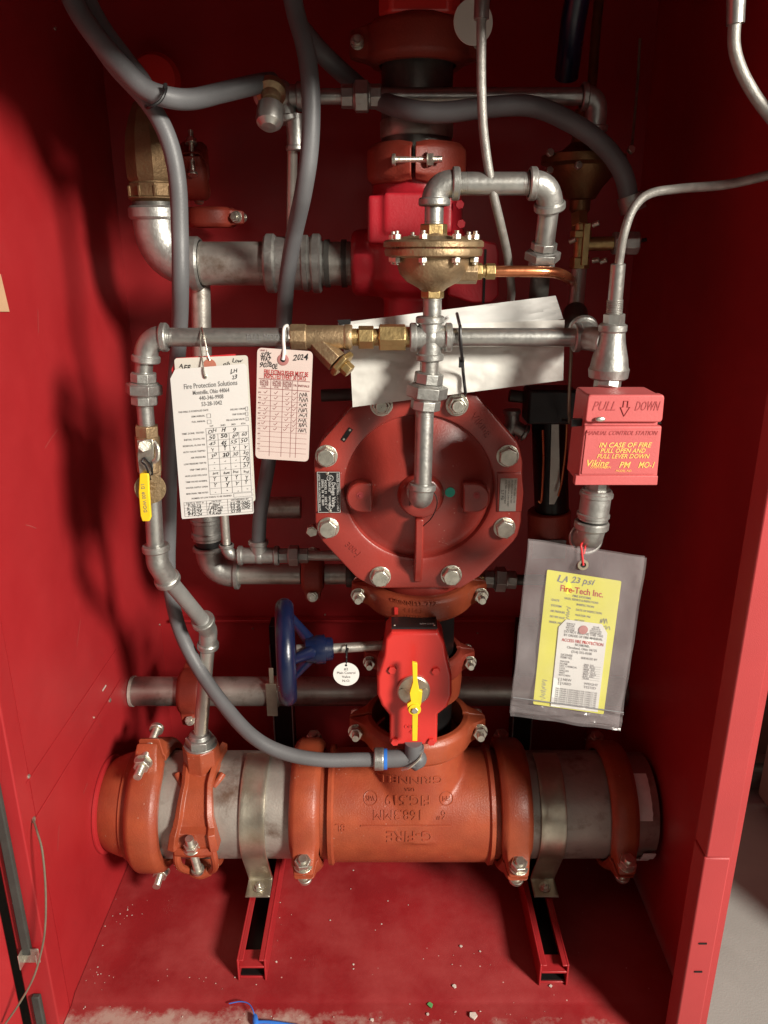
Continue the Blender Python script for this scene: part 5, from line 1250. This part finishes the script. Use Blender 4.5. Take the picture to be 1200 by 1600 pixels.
T(b, sh, 'NUMBER OF LOW POINTS TO BE DRAINED', .16, .862, .0022, w=.55); rect(.74, .850, .99, .875)
rect(.05, .885, .99, .985); 
for i in range(1, 5): line(b, sh, .05, .885+.02*i, .99, .885+.02*i, .0003)
line(b, sh, .36, .885, .36, .985); line(b, sh, .65, .885, .65, .985)
T(b, sh, 'DATE & TEST #', .2, .894, .0024, 'CENTER', .25); T(b, sh, 'FACE BY', .5, .894, .0024, 'CENTER', .2); T(b, sh, 'WITNESSED BY', .82, .894, .0024, 'CENTER', .25); b.mi = 2
for i in range(4):
    for j, x in enumerate((.08, .38, .68)):
        if j == 0: T(b, sh, ('3-20-23', '9-18-23', '4-10-24', '9-12-24')[i], x, .916+.020*i, .0042, w=.26, slant=.3)
        else: T(b, sh, (('P Sand', '53-28-1042'), ('J Brown', '53 28 1042'), ('T Wells', '53-28-1042'), ('R Kent', '53 28'))[i][j-1], x, .916+.020*i, .0040, w=.27, slant=.3)
b.flat = True; b.build('card', [WTAG, GINK, INK], t)
eyelet(t, sh, .455, .06, .0028, ZINC)
b = B(); e = sh.at(.455, .06, .002)
b.tube([e, P(318, 575, FY-.026), P(314, 545, FY-.016), P(313, 524, FY-.013), P(315, 512, FY-.002), P(318, 520, FY-.012), P(324, 550, FY-.02), P(328, 563, FY-.021)], .0009, 6); b.build('hanging_wire', ZINC, t)
# pink extinguisher tag
sh = Sheet((402, 543), (489, 549), (399, 716), FY-.020)
t = thing('extinguisher_tag', sh.at(.5, 1), 'pale pink monthly inspection tag with red heading, right of the white tags', 'tag')
b = B(); b.mi = 0; card(b, sh, rrect(.08)); b.mi = 1
T(b, sh, 'FIRE EXTINGUISHER MUST BE', .13, .208, .0058, w=.80, bold=.015); T(b, sh, 'INSPECTED EVERY 30 DAYS', .13, .243, .0058, w=.76, bold=.015)
b.mi = 2; rowsy = [.365+.047*i for i in range(13)]
line(b, sh, .04, .268, .97, .268, .0007); line(b, sh, .04, .352, .97, .352, .0007)
for y in rowsy[1:]: line(b, sh, .05, y, .95, y, .0003)
for x in (.26, .48, .65, .75): line(b, sh, x, .268, x, .97, .0004)
for i, x in enumerate((.14, .37, .56)):
    for k in range(4): T(b, sh, ('CHECK', 'SEAL AND', 'GAUGE', 'O.K.')[k], x, .285+.017*k, .0022, 'CENTER', .16)
T(b, sh, 'YR', .70, .31, .0026, 'CENTER'); T(b, sh, 'INITIALS', .86, .31, .0026, 'CENTER', .2)
for i in range(12): T(b, sh, ('JAN', 'FEB', 'MAR', 'APR', 'MAY', 'JUN', 'JUL', 'AUG', 'SEP', 'OCT', 'NOV', 'DEC')[i], .035, .39+.047*i, .0018, w=.05)
T(b, sh, 'UNIT 2', .05, .022, .002)
b.mi = 3
T(b, sh, 'SPK', .06, .058, .0058, w=.20, slant=.2); T(b, sh, 'WAZ', .06, .100, .0058, w=.18, slant=.2); T(b, sh, '902B0E', .05, .150, .0062, w=.32, slant=.2); T(b, sh, '2024', .64, .062, .0078, w=.28, slant=.25)
b.mi = 2
for i in range(8):
    for j, x in enumerate((.15, .36, .56, .69)):
        p = sh.at(x+random.uniform(-.03, .03), .385+.047*i+random.uniform(-.006, .006), 0); k = .0016
        b.ribbon([p-sh.ux*k, p-sh.uy*k, p+sh.ux*k*1.6+sh.uy*k], .0005, sh.n, .0005)
    b.mi = 3; scribble(b, sh.at(.79, .385+.047*i), sh.ux, sh.uy, sh.w*.15, .0062, 3, .0005, seed=40+i); b.mi = 2
b.flat = True; b.build('card', [PTAG, RINK, MINK, INK], t)
eyelet(t, sh, .47, .09, .0066)
b = B(); e = sh.at(.47, .09, .002)
b.tube([e, P(444, 548, FY-.021), P(443, 530, FY-.014), P(444, 513, FY-.011), P(449, 509, FY+.001), P(453, 517, FY-.008), P(452, 530, FY-.013)], .0019, 8); b.build('hanging_string', SIGNW, t)

# clear bag with yellow and white cards
sh = SB = Sheet((826, 843), (1009, 870), (797, 1116), .832, -.01)
t = thing('document_bag', sh.at(.5, 1), 'clear plastic document bag hanging below the pull station', 'bag')
def wavy(b, sh, x0, x1, y0, y1, nx_, ny_, amp, sd, l=0):
    rows = [[b.bm.verts.new(sh.at(x0+(x1-x0)*i/nx_, y0+(y1-y0)*j/ny_, l+amp*noise.noise(V((i*4/nx_+sd, j*5/ny_, sd))))) for i in range(nx_+1)] for j in range(ny_+1)]
    for p, q in zip(rows, rows[1:]):
        for i in range(nx_): b.face((p[i], q[i], q[i+1], p[i+1]))
b = B(); wavy(b, sh, 0, 1, 0, .885, 40, 56, .0045, 2, .0036); b.flat = True; b.build('front_sheet', BAG, t)
b = B(); wavy(b, sh, 0, 1, 0, 1.0, 40, 60, .0045, 2, -.0030); b.flat = True; b.build('back_sheet', BAG, t)
b = B(); wavy(b, sh, -.002, 1.002, .885, 1.0, 40, 10, .0045, 2, .0040); b.flat = True; b.build('bottom_flap', BAG, t)
b = B(); b.tube([sh.at(i/10, .885, .0046) for i in range(11)], .0007, 6); b.build('zip_seam', HOSE, t)
b = B(); p = sh.at(.47, .085, .0045); b.lathe(p, sh.n, [(0, .0058), (.0005, .0066), (.0014, .0062), (.0016, .0034), (.0004, .0030)], 28); e = b.build('eyelet', STRAP, t)
b = B(); b.cyl(p-sh.n*.002, p+sh.n*.0006, .0031, n=16); b.build('eyelet_hole', BLACK, e)
b = B(); b.tube([p+sh.n*.002, P(909, 862, .827), P(908, 851, .830), P(912, 848, .845), P(914, 856, .835), P(912, 866, .829)], .0013, 8); b.build('red_cord', RTAG, t)
sh = Sheet((855, 890), (971, 908), (833, 1100), .8303, -.0077); sh.o += sh.n*.0002
yt = thing('service_tag', sh.at(.5, 1), 'yellow service card inside the clear bag', 'card')
b = B(); b.mi = 0; card(b, sh, rrect(.02)); b.mi = 1
T(b, sh, 'Fire-Tech Inc.', .49, .115, .0082, 'CENTER', .58, bold=.015); b.mi = 2
T(b, sh, 'LA 23 psi', .14, .045, .0085, w=.5, slant=.25); b.mi = 3
T(b, sh, 'FIRE SYSTEMS', .5, .155, .0028, 'CENTER', .3); T(b, sh, 'SALES, SERVICE & INSPECTIONS', .5, .18, .0028, 'CENTER', .46)
for i in range(5): T(b, sh, ('DATE', 'SYSTEM', 'AIR PRESSURE', 'DRY PIPE VALVE', 'RISER NO.')[i], .10, .205+.040*i, .0028, w=.2); T(b, sh, ('INSPECTION', 'DATE OF INSPECTION', 'WATER PSI', 'NOTES', '')[i] or ' ', .44, .212+.038*i, .0028, w=.35)
b.mi = 2
scribble(b, sh.at(.44, .345), sh.ux, sh.uy, sh.w*.5, .005, 9, .0006, seed=5); scribble(b, sh.at(.78, .30), sh.ux, sh.uy, sh.w*.1, .008, 3, .0006, seed=6); scribble(b, sh.at(.34, .24), -sh.uy, sh.ux, sh.h*.12, .006, 6, .0006, seed=8)
scribble(b, sh.at(.12, .80), -sh.uy, sh.ux, sh.h*.15, .008, 9, .0005, seed=9)
b.flat = True; b.build('card', [YTAG, RINK, GINK, GINK], yt)
sh = Sheet((874, 966), (950, 976), (860, 1103), .8275, -.0050); sh.o += sh.n*.0014
wt = thing('small_tag', sh.at(.5, 1), 'small white printed tag lying over the yellow card inside the clear bag', 'card')
b = B(); b.mi = 0; card(b, sh, [(0, .09), (.13, .0), (.87, .0), (1, .09), (1, .995), (0, .995)]); b.mi = 1
T(b, sh, 'ACCESS FIRE PROTECTION', .52, .225, .0042, 'CENTER', .86, bold=.015); b.mi = 2
for i, (x, s) in enumerate(((.24, 'SERVICE'), (.24, 'REPAIR'), (.24, 'INSTALL'), (.24, 'ALARM'))): T(b, sh, s, .24, .04+.022*i, .0022, 'CENTER', .2); T(b, sh, ('24 HR', 'SERVICE', 'EXTINGUISHERS', 'SPRINKLERS')[i], .76, .04+.022*i, .0022, 'CENTER', .24)
for s, y, w in (('DO NOT REMOVE THIS TAG', .13, .8), ('BY ORDER OF FIRE MARSHAL', .168, .8), ('RICHMOND,', .262, .3), ('Cleveland, Ohio 44125', .30, .62), ('(216) 555-0100', .342, .42)): T(b, sh, s, .52, y, .0034, 'CENTER', w)
T(b, sh, 'LICENSE', .1, .39, .003, w=.24); T(b, sh, 'PERMIT NO.', .1, .42, .003, w=.24); T(b, sh, 'SERVICED BY', .52, .40, .003, w=.34)
for i in range(7):
    T(b, sh, ('WATER', 'FOAM', 'DRY CHEMICAL', 'CO2', 'HALON', 'WET', 'KITCHEN')[i], .1, .465+.026*i, .0025, w=.36); T(b, sh, ('JAN  JUL', 'FEB  AUG', 'MAR  SEP', 'APR  OCT', 'MAY  NOV', 'JUN  DEC', 'YEAR')[i], .60, .47+.026*i, .0025, w=.34)
    line(b, sh, .58, .48+.026*i, .95, .48+.026*i, .0003)
T(b, sh, '[ ] NEW', .1, .67, .0034, w=.3); T(b, sh, '[ ] USED', .1, .715, .0034, w=.3); T(b, sh, 'WEIGHT', .64, .685, .0034, w=.3); T(b, sh, 'TESTED', .64, .725, .0034, w=.3)
for i in range(8): T(b, sh, 'THE OWNER IS RESPONSIBLE FOR CORRECT USE', .06, .78+.024*i, .0022, w=.88)
b.flat = True; b.build('card', [WTAG, RINK, GINK], wt)
b = B(); b.lathe(sh.at(.50, .085, .0004), sh.n, [(0, .0056), (.0006, .0056), (.0008, .004)], 24); b.build('reinforcing_ring', PINKR, wt)

# papers rolled into a poly bag behind the trim pipe
t = thing('paper_bundle', P(710, 560, .96), 'white papers wrapped in a clear poly bag, strapped behind the trim pipe', 'paper bundle')
def sheetmesh(corners, Yc, nx_, ny_, amp, sd, bow=0):
    (a, c, d, e) = corners; b = B(); b.flat = True
    rows = []
    for j in range(ny_+1):
        row = []
        for i in range(nx_+1):
            s, q = i/nx_, j/ny_; u = (a[0]*(1-s)+c[0]*s)*(1-q)+(e[0]*(1-s)+d[0]*s)*q; v = (a[1]*(1-s)+c[1]*s)*(1-q)+(e[1]*(1-s)+d[1]*s)*q
            wr = abs(noise.noise(V((s*5+sd, q*3+s*2, sd))))**.8 + .5*abs(noise.noise(V((s*13+sd, q*6-s*4, sd+4))))
            row.append(b.bm.verts.new(P(u, v, Yc-bow*math.sin(math.pi*min(1, max(0, q)))-amp*wr)))
        rows.append(row)
    for p, q in zip(rows, rows[1:]):
        for i in range(nx_): b.face((p[i], q[i], q[i+1], p[i+1]))
    return b
def solid(o, th):
    m_ = o.modifiers.new('thick', 'SOLIDIFY'); m_.thickness = th; m_.offset = 0
PY = .970
solid(sheetmesh([(528, 505), (868, 462), (880, 498), (540, 560)], PY+.004, 40, 12, .004, 3).build('rear_paper', WTAG, t), .0010)
solid(sheetmesh([(545, 512), (882, 500), (880, 594), (551, 636)], PY-.002, 60, 30, .0045, 9, .008).build('poly_sleeve', POLY, t), .0008)
solid(sheetmesh([(560, 545), (878, 528), (874, 592), (570, 628)], PY+.002, 40, 14, .003, 5).build('folded_paper', WTAG, t), .0010)
b = B(); b.prism([P(u, v, PY+.001) for u, v in ((527, 500), (548, 499), (548, 506), (530, 508))], Yv*.001); b.build('black_corner', BLACK, t)
b = B(); zp = [(714, 490, PY-.010), (718, 507, FY+.002), (719, 512, FY-.012), (720, 540, FY-.014), (722, 560, FY-.002), (724, 585, PY-.016), (727, 612, PY-.010), (727, 618, PY+.01)]
b.tube([P(*q) for q in zp], .0020, 8); b.box(P(721, 566, FY+.005), (.006, .006, .012)); tag(b.build('cable_tie', BLACK), 'long black cable tie binding the papers to the trim pipe', 'cable tie')

# ------------------------------------------------------------------ finish
for o in bpy.data.objects:
    if 'w' in o: del o['w']
